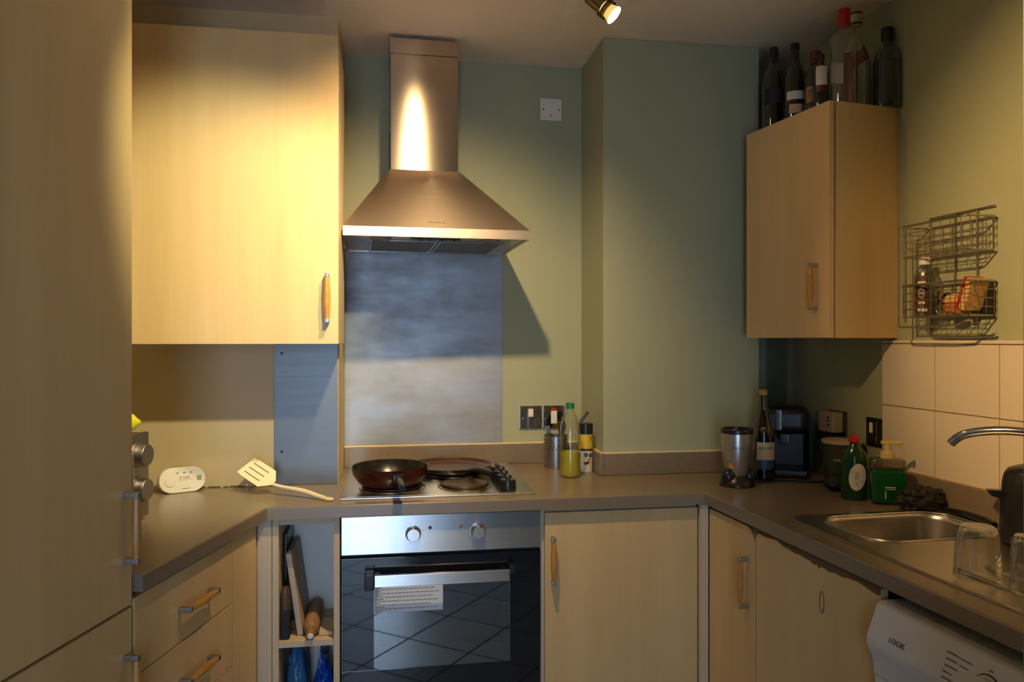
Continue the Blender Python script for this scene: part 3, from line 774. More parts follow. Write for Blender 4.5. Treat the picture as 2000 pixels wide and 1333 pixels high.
# bags on the lower shelf
def bag(name, label, cat, mat, c, r, seed, sub=4, amp=0.16, freq=3.0):
    from mathutils import noise as N
    mb = MB(); rr = bmesh.ops.create_icosphere(mb.bm, subdivisions=sub, radius=1.0)
    for v in rr['verts']:
        p = v.co.copy()
        k_ = 1+amp*N.noise(p*freq+Vector((seed, 0, 0)))+amp*0.6*N.noise(p*freq*2.3+Vector((0, seed, 0)))
        z = max(p.z*k_, -0.85)
        v.co = Vector((p.x*k_*r[0], p.y*k_*r[1], (z+0.85)*r[2]))
    return tag(mb.build(name, mat, None, c, sharp=60), label, cat)
bag('packet', 'crinkled pale blue plastic packet on the lower shelf', 'packet', 'blue_packet', (-0.279, 2.40, 0.1405), (0.036, 0.07, 0.178), 4.2)
bag('plastic_bag', 'bunched bright royal blue plastic bag on the lower shelf', 'bag', 'blue_plastic', (-0.199, 2.34, 0.1405), (0.031, 0.045, 0.154), 9.1, amp=0.30)
t = thing('water_bottle', 'clear plastic bottle standing behind the blue packets', 'bottle', (-0.205, 2.47, 0.1405))
MB().lathe([(0.028, 0.0), (0.031, 0.01), (0.031, 0.17), (0.024, 0.21), (0.012, 0.24), (0.012, 0.255), (0, 0.255)], (0, 0, 0), 20).build('body', 'clear_plastic', t)
MB().lathe([(0.0135, 0.2552), (0.0135, 0.275), (0, 0.275)], (0, 0, 0), 16).build('cap', 'blue_packet', t)

# ------------------------------------------------------------------ switches and sockets on the back wall
def plate(name, label, cat, loc, rz, mat, sz=0.088, th=0.008):
    t = thing(name, label, cat, loc, rz)
    MB().box(-sz/2, sz/2, -th, -0.0003, -sz/2, sz/2, bev=0.002).build('face_plate', mat, t); return t
t = plate('fused_switch', 'white fused switch plate high on the green back wall', 'switch', (0.622, YW, 2.290), 0, 'white_plastic', 0.086)
MB().box(-0.006, 0.010, -0.0115, -0.0081, 0.004, 0.030, bev=0.002).build('rocker', 'white_plastic', t)
MB().box(-0.012, 0.013, -0.0092, -0.0081, -0.032, -0.006, bev=0.0008).build('fuse_holder', 'white_plastic', t)
for x, z in ((-0.031, 0.0), (0.031, 0.0), (0.0, -0.024)): MB().cyl((x, -0.0096, z), (x, -0.0078, z), 0.003, seg=10).build('screw', 'black_matt', t)
t = plate('wall_switch', 'chrome single switch plate on the wall, left of the pair', 'switch', (0.541, YW, 1.087), 0, 'chrome', 0.089)
MB().box(-0.010, 0.010, -0.0115, -0.0081, 0.002, 0.033, bev=0.002).build('rocker', 'white_plastic', t)
for x in (-0.030, 0.030): MB().lathe([(0.004, 0), (0.003, 0.002), (0, 0.0024)], (x, -0.008, -0.004), 10, mtx=Matrix.Rotation(R(90), 4, 'X')).build('screw', 'chrome', t)
t = plate('cooker_switch', 'chrome cooker switch plate with red neon, right of the pair', 'switch', (0.633, YW, 1.087), 0, 'chrome', 0.089)
MB().box(-0.012, 0.012, -0.012, -0.0081, -0.026, 0.024, bev=0.002).build('rocker', 'white_plastic', t)
MB().box(-0.010, 0.010, -0.012, -0.0081, 0.0245, 0.036, bev=0.002).build('neon', 'red', t)
for x in (-0.030, 0.030): MB().lathe([(0.004, 0), (0.003, 0.002), (0, 0.0024)], (x, -0.008, -0.004), 10, mtx=Matrix.Rotation(R(90), 4, 'X')).build('screw', 'chrome', t)

# ------------------------------------------------------------------ corner of the back worktop
t = thing('utensil_pot', 'perforated steel utensil pot behind the oil bottle', 'pot', (0.615, 2.785, WT+0.0006))
mb = MB().lathe([(0.0, 0.0), (0.043, 0.0), (0.044, 0.003), (0.044, 0.118), (0.0455, 0.120), (0.043, 0.120), (0.042, 0.004), (0, 0.004)], (0, 0, 0), 32)
mb.build('pot_body', 'dull_metal', t)
mb = MB()
for j in range(4):
    for i in range(18):
        a = 2*PI*(i+0.5*(j % 2))/18; p = Vector((0.0440*math.cos(a), 0.0440*math.sin(a), 0.072+j*0.011)); n_ = Vector((math.cos(a), math.sin(a), 0))
        if (i+j) % 5 == 0: continue
        mb.cyl(p-n_*0.001, p+n_*0.0006, 0.0028, seg=8)
mb.build('perforation', 'black_matt', t)['kind'] = 'stuff'
def utensil(label, x, y, lean, rz, mat, length, kind):
    t = thing('utensil', label, 'utensil', (0.615+x, 2.785+y, WT+0.006), rz)
    mb = MB().tube([(0, 0, 0), (0, 0, length*0.65)], [0.004, 0.0045], 8)
    if kind == 0: mb.box(-0.010, 0.010, -0.002, 0.002, length*0.64, length, bev=0.0015)
    else: mb.sphere((0, 0, length*0.86), 0.016, 0.007, length*0.18)
    o = mb.build('shaft', mat, t); o.rotation_euler = (0, lean, 0)
utensil('black plastic utensil handle leaning right in the steel pot', 0.005, 0.0, R(9), R(20), 'black_plastic', 0.165, 1)
utensil('thin dark utensil leaning left in the steel pot', -0.012, 0.012, R(-7), R(0), 'wire_metal', 0.150, 0)
utensil('short black utensil upright in the steel pot', 0.015, -0.012, R(4), R(60), 'black_plastic', 0.140, 0)

t = thing('oil_bottle', 'clear plastic bottle half full of yellow oil with green cap', 'bottle', (0.622, 2.585, WT+0.0006))
MB().lathe([(0.0, 0.004), (0.020, 0.004), (0.028, 0.0), (0.033, 0.004), (0.036, 0.012), (0.0362, 0.085), (0.0350, 0.095), (0.0362, 0.105), (0.0362, 0.150), (0.034, 0.176), (0.027, 0.200), (0.0175, 0.222), (0.0125, 0.232), (0.0125, 0.244)], (0, 0, 0), 32, cap1=False).build('body', 'clear_plastic', t)
MB().lathe([(0.0, 0.0045), (0.020, 0.0045), (0.028, 0.0012), (0.0325, 0.005), (0.0350, 0.013), (0.0350, 0.088), (0, 0.088)], (0, 0, 0), 32).build('oil', 'oil_yellow', t)
MB().lathe([(0.0145, 0.238), (0.0148, 0.240), (0.0148, 0.256), (0.013, 0.258), (0, 0.258)], (0, 0, 0), 20).build('cap', 'green_cap', t)
mb = MB()
for j, (zb, zt) in enumerate(((0.118, 0.122), (0.130, 0.1335), (0.142, 0.145))):
    pass
t = thing('seasoning_tin', 'yellow and white printed tin with open black lid', 'tin', (0.700, 2.672, WT+0.0006))
MB().lathe([(0.0, 0.0), (0.0250, 0.0), (0.0258, 0.002), (0.0258, 0.022)], (0, 0, 0), 28, cap1=False).build('foot_band', 'white_label', t)
MB().lathe([(0.0258, 0.022), (0.0258, 0.078)], (0, 0, 0), 28, cap0=False, cap1=False).build('picture_band', 'white_label', t)
MB().lathe([(0.0260, 0.078), (0.0260, 0.086)], (0, 0, 0), 28, cap0=False, cap1=False).build('dark_band', 'brown_label', t)
MB().lathe([(0.0259, 0.086), (0.0259, 0.138)], (0, 0, 0), 28, cap0=False, cap1=False).build('yellow_band', 'yellow_label', t)
MB().lathe([(0.0265, 0.138), (0.0268, 0.140), (0.0268, 0.172), (0.0255, 0.176), (0, 0.176)], (0, 0, 0), 28).build('lid', 'black_plastic', t)
o = MB().box(0.0, 0.046, -0.014, 0.014, 0.0, 0.009, bev=0.002).build('flip_cap', 'black_plastic', t); o.location = (-0.016, 0, 0.178); o.rotation_euler = (0, R(-52), R(-10))
def wrap(mb, r, a0, a1, z0, z1, mat=0, n=10, zc=None):
    ri = [[(r*math.cos(a0+(a1-a0)*i/n), r*math.sin(a0+(a1-a0)*i/n), z) for i in range(n+1)] for z in (z0, z1)]
    for i in range(n):
        vs_ = [mb.bm.verts.new(p) for p in (ri[0][i], ri[0][i+1], ri[1][i+1], ri[1][i])]
        f = mb.bm.faces.new(vs_); f.material_index = mat
    return mb
def spot_on(mb, r, ang, z, rad, mat, n=14, sy=1.0):
    c = mb.bm.verts.new((r*math.cos(ang), r*math.sin(ang), z)); pv = []
    for i in range(n):
        a = 2*PI*i/n; aa = ang+rad*math.cos(a)/r; pv.append(mb.bm.verts.new((r*math.cos(aa), r*math.sin(aa), z+rad*sy*math.sin(a))))
    for i in range(n):
        f = mb.bm.faces.new((c, pv[i], pv[(i+1) % n])); f.material_index = mat
    return mb
mb = MB(); F_ = R(-97)
spot_on(mb, 0.0262, F_-0.05, 0.064, 0.0085, 0); spot_on(mb, 0.0262, F_+0.62, 0.062, 0.006, 1, sy=1.5); spot_on(mb, 0.0262, F_+0.3, 0.046, 0.006, 2); spot_on(mb, 0.0263, F_-0.05, 0.034, 0.009, 3, sy=0.6)
spot_on(mb, 0.0263, F_+0.75, 0.122, 0.008, 2); spot_on(mb, 0.0264, F_+0.15, 0.036, 0.007, 3, sy=0.7)
mb.build('print', ['leaf_green', 'dark_red', 'orange_label', 'brown_label'], t)

# ------------------------------------------------------------------ right-hand corner
t = thing('personal_blender', 'silver cup blender on black lobed base by the column', 'blender', (1.127, 2.345, WT+0.0006))
MB().lathe([(0.030, 0.028), (0.040, 0.060), (0.0475, 0.100), (0.0505, 0.140), (0.0505, 0.172)], (0, 0, 0), 40, cap0=True, cap1=False).build('cup', 'silver_paint', t)
MB().lathe([(0.0515, 0.172), (0.0525, 0.174), (0.0525, 0.184), (0.050, 0.188), (0.044, 0.188), (0.043, 0.178), (0, 0.178)], (0, 0, 0), 40, cap0=False).build('rim', 'black_plastic', t)
mb = MB().lathe([(0.056, 0.0), (0.057, 0.004), (0.052, 0.020), (0.038, 0.034), (0, 0.034)], (0, 0, 0), 40)
for a in (R(200), R(-20), R(90)): mb.sphere((0.038*math.cos(a), 0.038*math.sin(a), 0.030), 0.023, 0.023, 0.029, sub=3)
mb.build('base', 'black_plastic', t)
mb = MB()
for i, ch in enumerate('AMBIANO'):
    a = R(-128+i*6.3); me = text_mesh(ch, 0.0085)
    mb.mesh_data(me, 0, Matrix.Rotation(a+R(90), 4, 'Z') @ Matrix.Translation((0, -0.0506, 0.128)) @ STAND)
mb.build('lettering', 'print_dark', t)
mb = MB(); spot_on(mb, 0.0440, R(-140), 0.068, 0.010, 0); mb.build('sticker', 'gold_sticker', t)

def bottle(name, label, loc, prof, mats, cap=None, capm='black_plastic', labels=(), rz=0.0, seg=28, sx=1.0, sy=1.0, group=None, capname='cap'):
    t = thing(name, label, 'bottle', loc, rz, group)
    MB().lathe(prof, (0, 0, 0), seg, sx=sx, sy=sy).build('glass', mats, t)
    if cap: MB().lathe([(cap[0]*0.96, cap[1]), (cap[0], cap[1]+0.002), (cap[0], cap[2]-0.002), (cap[0]*0.9, cap[2]), (0, cap[2])], (0, 0, 0), 18).build(capname, capm, t)
    for (r, z0, z1, a0, a1, m_) in labels:
        wrap(MB(), r, R(a0), R(a1), z0, z1, 0, 14).build('paper_label', m_, t)
    return t
t = bottle('whisky_bottle', 'cork-stoppered whisky bottle with cream and blue label behind the blender', (1.262, 2.425, WT+0.0006),
       [(0.0, 0.0), (0.036, 0.0), (0.039, 0.004), (0.039, 0.150), (0.036, 0.175), (0.024, 0.205), (0.0155, 0.235), (0.0135, 0.282), (0.0155, 0.284), (0.0155, 0.290), (0, 0.290)], 'olive_glass',
       (0.0145, 0.290, 0.308), 'cork', [(0.0395, 0.072, 0.132, -150, -50, 'cream_label'), (0.0394, 0.040, 0.074, -150, -60, 'blue_label')])
mb = MB()
for i, ch in enumerate('GLENLIVET'):
    mb.mesh_data(text_mesh(ch, 0.0125), 0, Matrix.Rotation(R(-136+i*7.6)+R(90), 4, 'Z') @ Matrix.Translation((0, -0.0399, 0.112)) @ STAND)
mb.build('lettering', 'print_dark', t)
mb = MB(); spot_on(mb, 0.0345, R(-118), 0.172, 0.011, 0); mb.build('seal_sticker', 'gold_sticker', t)
MB().lathe([(0.0, 0.003), (0.0372, 0.004), (0.0372, 0.138), (0, 0.138)], (0, 0, 0), 24).build('whisky', 'dark_glass', t)

t = thing('coffee_machine', 'black pod coffee machine in the dark corner under the wall cabinet', 'coffee machine', (1.395, 2.520, WT+0.0006), R(-30))
MB().box(-0.080, 0.080, 0.02, 0.150, 0.0, 0.235, bev=0.025, seg=4).box(-0.078, 0.078, -0.09, 0.06, 0.150, 0.246, bev=0.030, seg=4).build('housing', 'coffee_black', t)
MB().box(-0.076, 0.076, -0.100, 0.03, 0.0, 0.030, bev=0.008).build('drip_tray', 'coffee_black', t)
MB().box(-0.018, 0.018, -0.085, -0.05, 0.115, 0.152, bev=0.004).build('nozzle', 'black_plastic', t)
MB().box(-0.032, -0.010, -0.0915, -0.0895, 0.165, 0.235, bev=0.002).build('front_stripe', 'chrome_dark', t)
tag(MB().tube([(1.20, 2.39, WT+0.004), (1.25, 2.37, WT+0.004), (1.31, 2.385, WT+0.004), (1.36, 2.36, WT+0.004), (1.42, 2.33, WT+0.004), (1.47, 2.37, WT+0.004)], 0.0032, 6, smooth=2).build('power_cord', 'black_matt'),
    'black power cord lying on the worktop in front of coffee machine', 'cord')

t = thing('food_tub', 'green plastic tub with red logo beside the coffee machine', 'tub', (1.475, 2.300, WT+0.0006), R(-20))
MB().lathe([(0.0, 0.0), (0.050, 0.0), (0.052, 0.004), (0.060, 0.140), (0, 0.140)], (0, 0, 0), 32).build('tub_body', 'tub_green', t)
MB().lathe([(0.0635, 0.138), (0.0640, 0.141), (0.0640, 0.147), (0.061, 0.149), (0, 0.149)], (0, 0, 0), 32, cap0=True).build('tub_lid', 'cream_label', t)
mb = MB()
for a, z, rad, sy_, mi in ((-112, 0.115, 0.019, 0.42, 0), (-80, 0.108, 0.006, 0.8, 1)): spot_on(mb, 0.0600, R(a), z, rad, mi, sy=sy_)
for i in range(11):
    a = R(-126+i*4.6); r_ = 0.0592; h_ = (0.008, 0.005, 0.006, 0.009, 0.005)[i % 5]
    wrap(mb, r_, a, a+R(2.6), 0.084, 0.084+h_, 1, 2)
wrap(mb, 0.0550, R(-140), R(-75), 0.034, 0.040, 1, 8)
mb.build('print', ['dark_red', 'white_label'], t)
tag(bag('food_bag', 'small crumpled black bag on the worktop below the green tub', 'bag', 'black_matt', (1.42, 2.21, WT+0.0006), (0.060, 0.040, 0.030), 5.5), 'small crumpled black bag on the worktop below the green tub', 'bag')

# washing-up liquid and hand soap
t = thing('washing_up_liquid', 'green washing-up liquid bottle with red cap and oval white label', 'bottle', (1.378, 2.085, WT+0.0006), R(-28))
MB().lathe([(0.0, 0.0), (0.034, 0.0), (0.0375, 0.004), (0.0385, 0.040), (0.0370, 0.090), (0.0375, 0.118), (0.033, 0.138), (0.020, 0.156), (0.0125, 0.166), (0.0125, 0.172), (0, 0.172)], (0, 0, 0), 32, sy=0.62).build('bottle_body', 'soap_dark', t)
MB().lathe([(0.0135, 0.170), (0.0165, 0.173), (0.0165, 0.183), (0.012, 0.188), (0.006, 0.190), (0.005, 0.198), (0, 0.199)], (0, 0, 0), 20).build('cap', 'red', t)
mb = MB()
c = Vector((0.006, 0, 0.068)); n = 24; ring = []
def elp(x):  # front surface of the flattened bottle
    return -0.62*math.sqrt(max(0.0384**2-x*x, 1e-6))-0.0006
prev = None
for fr_ in (1.0, 0.75, 0.5, 0.25):
    cur = []
    for i in range(n):
        a = 2*PI*i/n; x = min(0.006+fr_*0.024*math.cos(a), 0.034); z = 0.070+fr_*(0.040*math.sin(a)+0.006*math.cos(a)); cur.append(mb.bm.verts.new((x, elp(x), z)))
    if prev:
        for i in range(n): mb.bm.faces.new((prev[i], prev[(i+1) % n], cur[(i+1) % n], cur[i]))
    prev = cur
mb.bm.faces.new(prev)
for i, (z, w_) in enumerate(((0.084, 0.012), (0.078, 0.013), (0.072, 0.012), (0.066, 0.013), (0.052, 0.005), (0.048, 0.005))):
    mb.box(0.004-w_/2, 0.004+w_/2, elp(0.0)-0.0009, elp(0.0)-0.0003, z, z+0.0011, 1)
mb.box(-0.0100, -0.0065, elp(0.0)-0.0007, elp(0.0)+0.0002, 0.0835, 0.087, 2)
mb.build('paper_label', ['white_label', 'grey_print', 'red'], t)
t = thing('hand_soap', 'pump bottle of bright green hand soap beside the washing-up liquid', 'bottle', (1.437, 2.015, WT+0.0006), R(-22))
MB().box(-0.047, 0.047, -0.026, 0.026, 0.0, 0.104, bev=0.012, seg=4).build('soap', 'soap_green', t)
MB().box(-0.0478, 0.0478, -0.0268, 0.0268, 0.100, 0.1335, bev=0.012, seg=4).build('bottle_body', 'frost_glass', t)
mb = MB().lathe([(0.019, 0.1335), (0.0195, 0.136), (0.0195, 0.150), (0.010, 0.153), (0.0085, 0.155), (0.0085, 0.172), (0.011, 0.173), (0.011, 0.180), (0, 0.181)], (0, 0, 0), 20)
mb.box(-0.018, 0.042, -0.006, 0.006, 0.173, 0.183, bev=0.003).box(0.034, 0.042, -0.004, 0.004, 0.164, 0.176, bev=0.002)
mb.build('pump', 'pump_cream', t)
mb = MB()
for (x0, x1, z0, z1) in ((-0.012, 0.016, 0.050, 0.0525), (-0.012, 0.016, 0.045, 0.0465), (-0.012, -0.0095, 0.018, 0.040)): mb.box(x0, x1, -0.0266, -0.0255, z0, z1)
mb.build('print', 'white_label', t)['kind'] = 'stuff'
bag('scourer', 'tangled black scouring cloth at the back edge of the sink', 'scourer', 'black_matt', (1.478, 1.930, WT+0.0006), (0.066, 0.040, 0.036), 2.2, amp=0.28, freq=4)

# sockets on the right wall
def rwall(lx, z): x, y = rw(lx, WALLR); return (x, y, z)
t = thing('plug_adaptor', 'cream plug-in adaptor with three small ports on a chrome socket', 'adaptor', rwall(-0.165, 1.098), RA)
MB().box(-0.046, 0.046, -0.008, -0.0004, -0.043, 0.043, bev=0.002).build('socket_plate', 'chrome_dark', t)
MB().box(-0.048, 0.034, -0.050, -0.0082, -0.030, 0.040, bev=0.004).build('adaptor_body', 'cream_label', t)
for z in (-0.004, 0.010, 0.022): MB().box(0.004, 0.016, -0.0506, -0.0495, z-0.003, z+0.003).build('port', 'black_matt', t)
MB().box(-0.046, 0.02, -0.058, -0.010, -0.062, -0.031, bev=0.006).build('plug', 'black_plastic', t)
t = thing('socket', 'black and chrome switched socket at the edge of the white tiles', 'socket', rwall(0.028, 1.090), RA)
MB().box(-0.040, 0.034, -0.010, -0.0004, -0.046, 0.046, bev=0.003).build('face_plate', 'black_plastic', t)
MB().box(-0.020, -0.004, -0.014, -0.0102, -0.004, 0.030, bev=0.002).build('rocker', 'white_plastic', t)
MB().box(0.012, 0.016, -0.0125, -0.0102, -0.042, 0.036, bev=0.001).build('chrome_edge', 'chrome', t)

# ------------------------------------------------------------------ sink and what stands on it
t = thing('sink', 'stainless steel inset sink with one bowl and ribbed drainer', 'sink', (*RF, WT), RA)
def rrect(x0, x1, y0, y1, r, z, n=6):
    pts = []
    for cx, cy, a0 in ((x1-r, y1-r, 0), (x0+r, y1-r, 90), (x0+r, y0+r, 180), (x1-r, y0+r, 270)):
        for i in range(n+1):
            a = R(a0+90*i/n); pts.append((cx+r*math.cos(a), cy+r*math.sin(a), z))
    return pts
BX0, BX1, BY0, BY1 = 0.378, 0.640, 0.122, 0.500
mb = MB()
# rim deck made of strips around the bowl and the drainer, then the bowl itself
mb.rings([rrect(SX0, SX1, SY0, SY1, 0.045, 0.0006), rrect(SX0, SX1, SY0, SY1, 0.045, 0.0035), rrect(SX0+0.004, SX1-0.004, SY0+0.004, SY1-0.004, 0.043, 0.0055), rrect(SX0+0.016, SX1-0.016, SY0+0.016, SY1-0.016, 0.036, 0.0045)], cap0=False, cap1=False)
mb.build('rim', 'sink_steel', t)
bm = bmesh.new(); es = []
for loop in (rrect(SX0+0.016, SX1-0.016, SY0+0.016, SY1-0.016, 0.036, 0.0045), rrect(BX0, BX1, BY0, BY1, 0.075, 0.0045)):
    vs = [bm.verts.new(p) for p in loop]; es += [bm.edges.new((vs[i], vs[(i+1) % len(vs)])) for i in range(len(vs))]
bmesh.ops.triangle_fill(bm, use_beauty=True, use_dissolve=False, edges=es)
mb = MB(); mb.bm.free(); mb.bm = bm; mb.build('deck', 'sink_steel', t)
mb = MB()
lv = [(0.0, 0.0045, 0.075), (0.004, 0.001, 0.073), (0.010, -0.012, 0.070), (0.020, -0.13, 0.062), (0.035, -0.150, 0.055), (0.07, -0.155, 0.045)]
mb.rings([rrect(BX0+a, BX1-a, BY0+a, BY1-a, r_, z) for a, z, r_ in lv], cap0=False, cap1=True)
mb.build('bowl', 'sink_steel', t)
for i in range(5):
    y = 0.14+i*0.075
    MB().tube([(0.845, y, 0.004), (0.87, y, 0.0062), (1.22, y, 0.0055), (1.24, y, 0.004)], 0.0050, 8).build('drainer_rib', 'sink_steel', t)
MB().tube(rrect(BX0+0.001, BX1-0.001, BY0+0.001, BY1-0.001, 0.074, 0.0052), 0.003, 6, closed=True).build('bowl_edge', 'sink_steel', t)

def at_r(lx, ly, z): x, y = rw(lx, ly); return (x, y, z)
t = tag(MB().lathe([(0.030, 0.0), (0.055, 0.010), (0.082, 0.045), (0.092, 0.075), (0.089, 0.075), (0.079, 0.046), (0.052, 0.014), (0, 0.012)], (0, 0, 0), 36).build('mixing_bowl', 'teal', None, at_r(0.515, 0.290, WT-0.150), rot=(R(4), 0, 0)), 'dark teal bowl lying in the sink', 'bowl')
t = tag(MB().lathe([(0.050, 0.0), (0.066, 0.005), (0.098, 0.014), (0.097, 0.017), (0.064, 0.009), (0, 0.006)], (0, 0, 0), 40).build('plate', 'cream_label', None, at_r(0.520, 0.300, WT-0.066), rot=(R(-6), R(5), 0)), 'pale plate resting tilted on the bowl in the sink', 'plate')
# mixer tap
t = thing('kitchen_tap', 'chrome swan-neck kitchen tap reaching over the sink', 'tap', at_r(0.865, 0.522, WT+0.0068), 0)
b0 = Vector(t.location)
sp = [Vector((0, 0, 0.03)), Vector((-0.005, 0.0, 0.14)), Vector((-0.02, 0.012, 0.215)), Vector((-0.085, 0.085, 0.262)), Vector((-0.140, 0.150, 0.266)), Vector((-0.190, 0.212, 0.250)), Vector((-0.206, 0.230, 0.224))]
MB().tube(sp, 0.0105, 14, smooth=2).build('spout', 'chrome', t)
MB().lathe([(0.026, 0.0), (0.026, 0.006), (0.019, 0.012), (0.017, 0.05), (0.013, 0.055), (0, 0.055)], (0, 0, 0), 24).build('base', 'chrome', t)
for s in (-1, 1):
    MB().tube([(s*0.014, -s*0.0, 0.030), (s*0.045, 0, 0.034), (s*0.060, 0, 0.046)], [0.008, 0.007, 0.009], 10).build('lever', 'chrome', t)
# black kettle
t = thing('kettle', 'black kettle standing beside the tap at the right edge', 'kettle', at_r(0.735, 0.540, WT+0.0075), R(30))
t.location = (*rw(0.722, 0.478), WT+0.0085)
MB().lathe([(0.0, 0.0), (0.075, 0.0), (0.077, 0.004), (0.076, 0.080), (0.072, 0.140), (0.068, 0.158), (0.060, 0.170), (0.040, 0.178), (0.0, 0.180)], (0, 0, 0), 40).build('body', 'black_plastic', t)
MB().lathe([(0.030, 0.178), (0.030, 0.1805), (0.026, 0.182), (0.0, 0.182)], (0, 0, 0), 28).build('lid', 'chrome_dark', t)
o = MB().prism([(-0.105, 0.118), (-0.072, 0.118), (-0.074, 0.098), (-0.096, 0.104)], -0.012, 0.012, axis='y', bev=0.002).build('spout', 'black_plastic', t)
o.rotation_euler = (0, 0, R(-60))
MB().tube([(0.068, 0, 0.150), (0.115, 0, 0.150), (0.125, 0, 0.10), (0.115, 0, 0.04), (0.078, 0, 0.03)], 0.010, 10, smooth=2).build('handle', 'black_plastic', t)
# knife lying on the sink edge
t = thing('kitchen_knife', 'black-handled knife lying along the back of the sink', 'knife', at_r(0.375, 0.525, WT+0.0125), RA+R(-3))
MB().tube([(0.03, 0, 0), (0.10, -0.004, 0.002), (0.17, -0.010, 0.002), (0.20, -0.012, 0.0)], [0.007, 0.011, 0.012, 0.009], 10).build('handle', 'black_plastic', t)
MB().cyl((0.0, 0, 0), (0.032, 0, 0), 0.005, 0.0065, 10).build('bolster', 'chrome', t)
# tumblers upside down on the drainer
def tumbler(label, loc, h, rb, rt, mark=False):
    t = thing('tumbler', label, 'glass', loc, 0, 'upturned glasses on the drainer')
    MB().lathe([(rb, 0.0), (rb+0.0005, 0.004), (rb, 0.008), (rt+0.002, h-0.012), (rt-0.003, h-0.002), (rt-0.008, h), (0, h-0.002)], (0, 0, 0), 36, cap0=False).build('outer_wall', 'clear_glass', t)
    MB().lathe([(rb-0.0035, 0.001), (rt-0.002, h-0.016), (rt-0.008, h-0.012), (0, h-0.011)], (0, 0, 0), 36, cap0=False).build('inner_wall', 'clear_glass', t)
    if mark:
        mb = MB(); spot_on(mb, (rb+rt)/2+0.0025, R(-125), h*0.52, 0.011, 0, sy=0.55); wrap(mb, (rb+rt)/2+0.003, R(-150), R(-105), h*0.36, h*0.40, 0, 6); mb.build('print', 'dark_red', t)
tumbler('plain upturned glass tumbler on the drainer', (1.143, 1.328, WT+0.0108), 0.104, 0.0425, 0.035)
tumbler('upturned glass tumbler with red print at the frame edge', (1.172, 1.228, WT+0.0108), 0.108, 0.037, 0.033, True)

# ------------------------------------------------------------------ washing machine under the right worktop
t = thing('washing_machine', 'white washing machine with LOGIK lettering under the right worktop', 'washing machine', (*RF, 0), RA)
WX, WX2 = 0.784, 1.376
MB().box(WX, WX2, 0.040, 0.54, 0.02, 0.842, bev=0.006).build('body', 'appliance_white', t)
pn = MB()
pf = [(0.040, 0.842), (0.012, 0.842), (0.002, 0.836), (-0.022, 0.772), (-0.024, 0.758), (-0.020, 0.744), (-0.006, 0.722), (-0.006, 0.690), (0.040, 0.690)]
pn.prism(list(reversed(pf)), WX, WX2, axis='x', bev=0.003)
pno = pn.build('control_panel', 'appliance_white', t)
MB().box(WX+0.001, WX2-0.001, -0.005, 0.040, 0.10, 0.688, bev=0.004).build('front_panel', 'appliance_white', t)
MB().lathe([(0.185, 0.0), (0.185, 0.012), (0.160, 0.026), (0.140, 0.026), (0.130, 0.010), (0, 0.006)], (WX+0.296, -0.005, 0.40), 40, mtx=Matrix.Rotation(R(90), 4, 'X')).build('door', 'chrome_dark', t)
# print on the sloping fascia
tilt = math.atan2(0.024, 0.064)
def fascia(mb, x, z): return (x, -0.022+(z-0.772)*(-0.024/0.064)*-1.0-0.0006, z)
sl_m = lambda x, z: Matrix.Translation((x, -0.022+(z-0.772)*0.375-0.0008, z)) @ Matrix.Rotation(-tilt, 4, 'X') @ STAND
mb = MB(); mb.mesh_data(text_mesh('LOGIK', 0.0150), 0, sl_m(WX+0.085, 0.784)); mb.build('lettering', 'print_dark', pno); mb = MB()
DX, DZ = WX+0.30, 0.786
for a0 in range(0, 300, 12):
    a = R(a0-60)
for i, (dz, ln) in enumerate(((0.030, 0.030), (0.019, 0.024), (0.008, 0.027), (-0.003, 0.020), (-0.013, 0.024))):
    x = DX-0.095+i*0.001; xe = x+ln
    while x < xe:
        w_ = random.uniform(0.003, 0.007); mb.box(-w_/2, w_/2, -0.0003, 0.0003, -0.0010, 0.0010, mtx=Matrix.Translation((x, -0.022+(DZ+dz-0.772)*0.375-0.0006, DZ+dz)) @ Matrix.Rotation(-tilt, 4, 'X')); x += w_+0.0015
for x, dz, w_ in ((DX-0.001, 0.034, 0.009), (DX+0.050, 0.028, 0.03), (DX+0.056, 0.014, 0.022), (DX-0.052, 0.029, 0.026), (DX-0.054, 0.018, 0.020)):
    mb.box(-w_/2, w_/2, -0.0003, 0.0003, -0.0007, 0.0007, mtx=Matrix.Translation((x, -0.022+(DZ+dz-0.772)*0.375-0.0006, DZ+dz)) @ Matrix.Rotation(-tilt, 4, 'X'))
mb.build('programme_print', 'print_dark', pno)['kind'] = 'stuff'
mt = Matrix.Rotation(R(90)-tilt, 4, 'X')
MB().lathe([(0.027, 0.0), (0.027, 0.003), (0.0235, 0.004), (0.0215, 0.018), (0.019, 0.020), (0, 0.020)], (DX, -0.022+(DZ-0.772)*0.375-0.0004, DZ), 30, mtx=mt).build('dial', 'appliance_white', pno)
mb = MB(); pts = [mt @ Vector((0.0285*math.cos(R(a)), 0.0285*math.sin(R(a)), 0.001)) + Vector((DX, -0.022+(DZ-0.772)*0.375-0.0004, DZ)) for a in range(-10, 200, 10)]
mb.tube(pts, 0.0012, 6); mb.build('dial_ring', 'print_dark', pno)

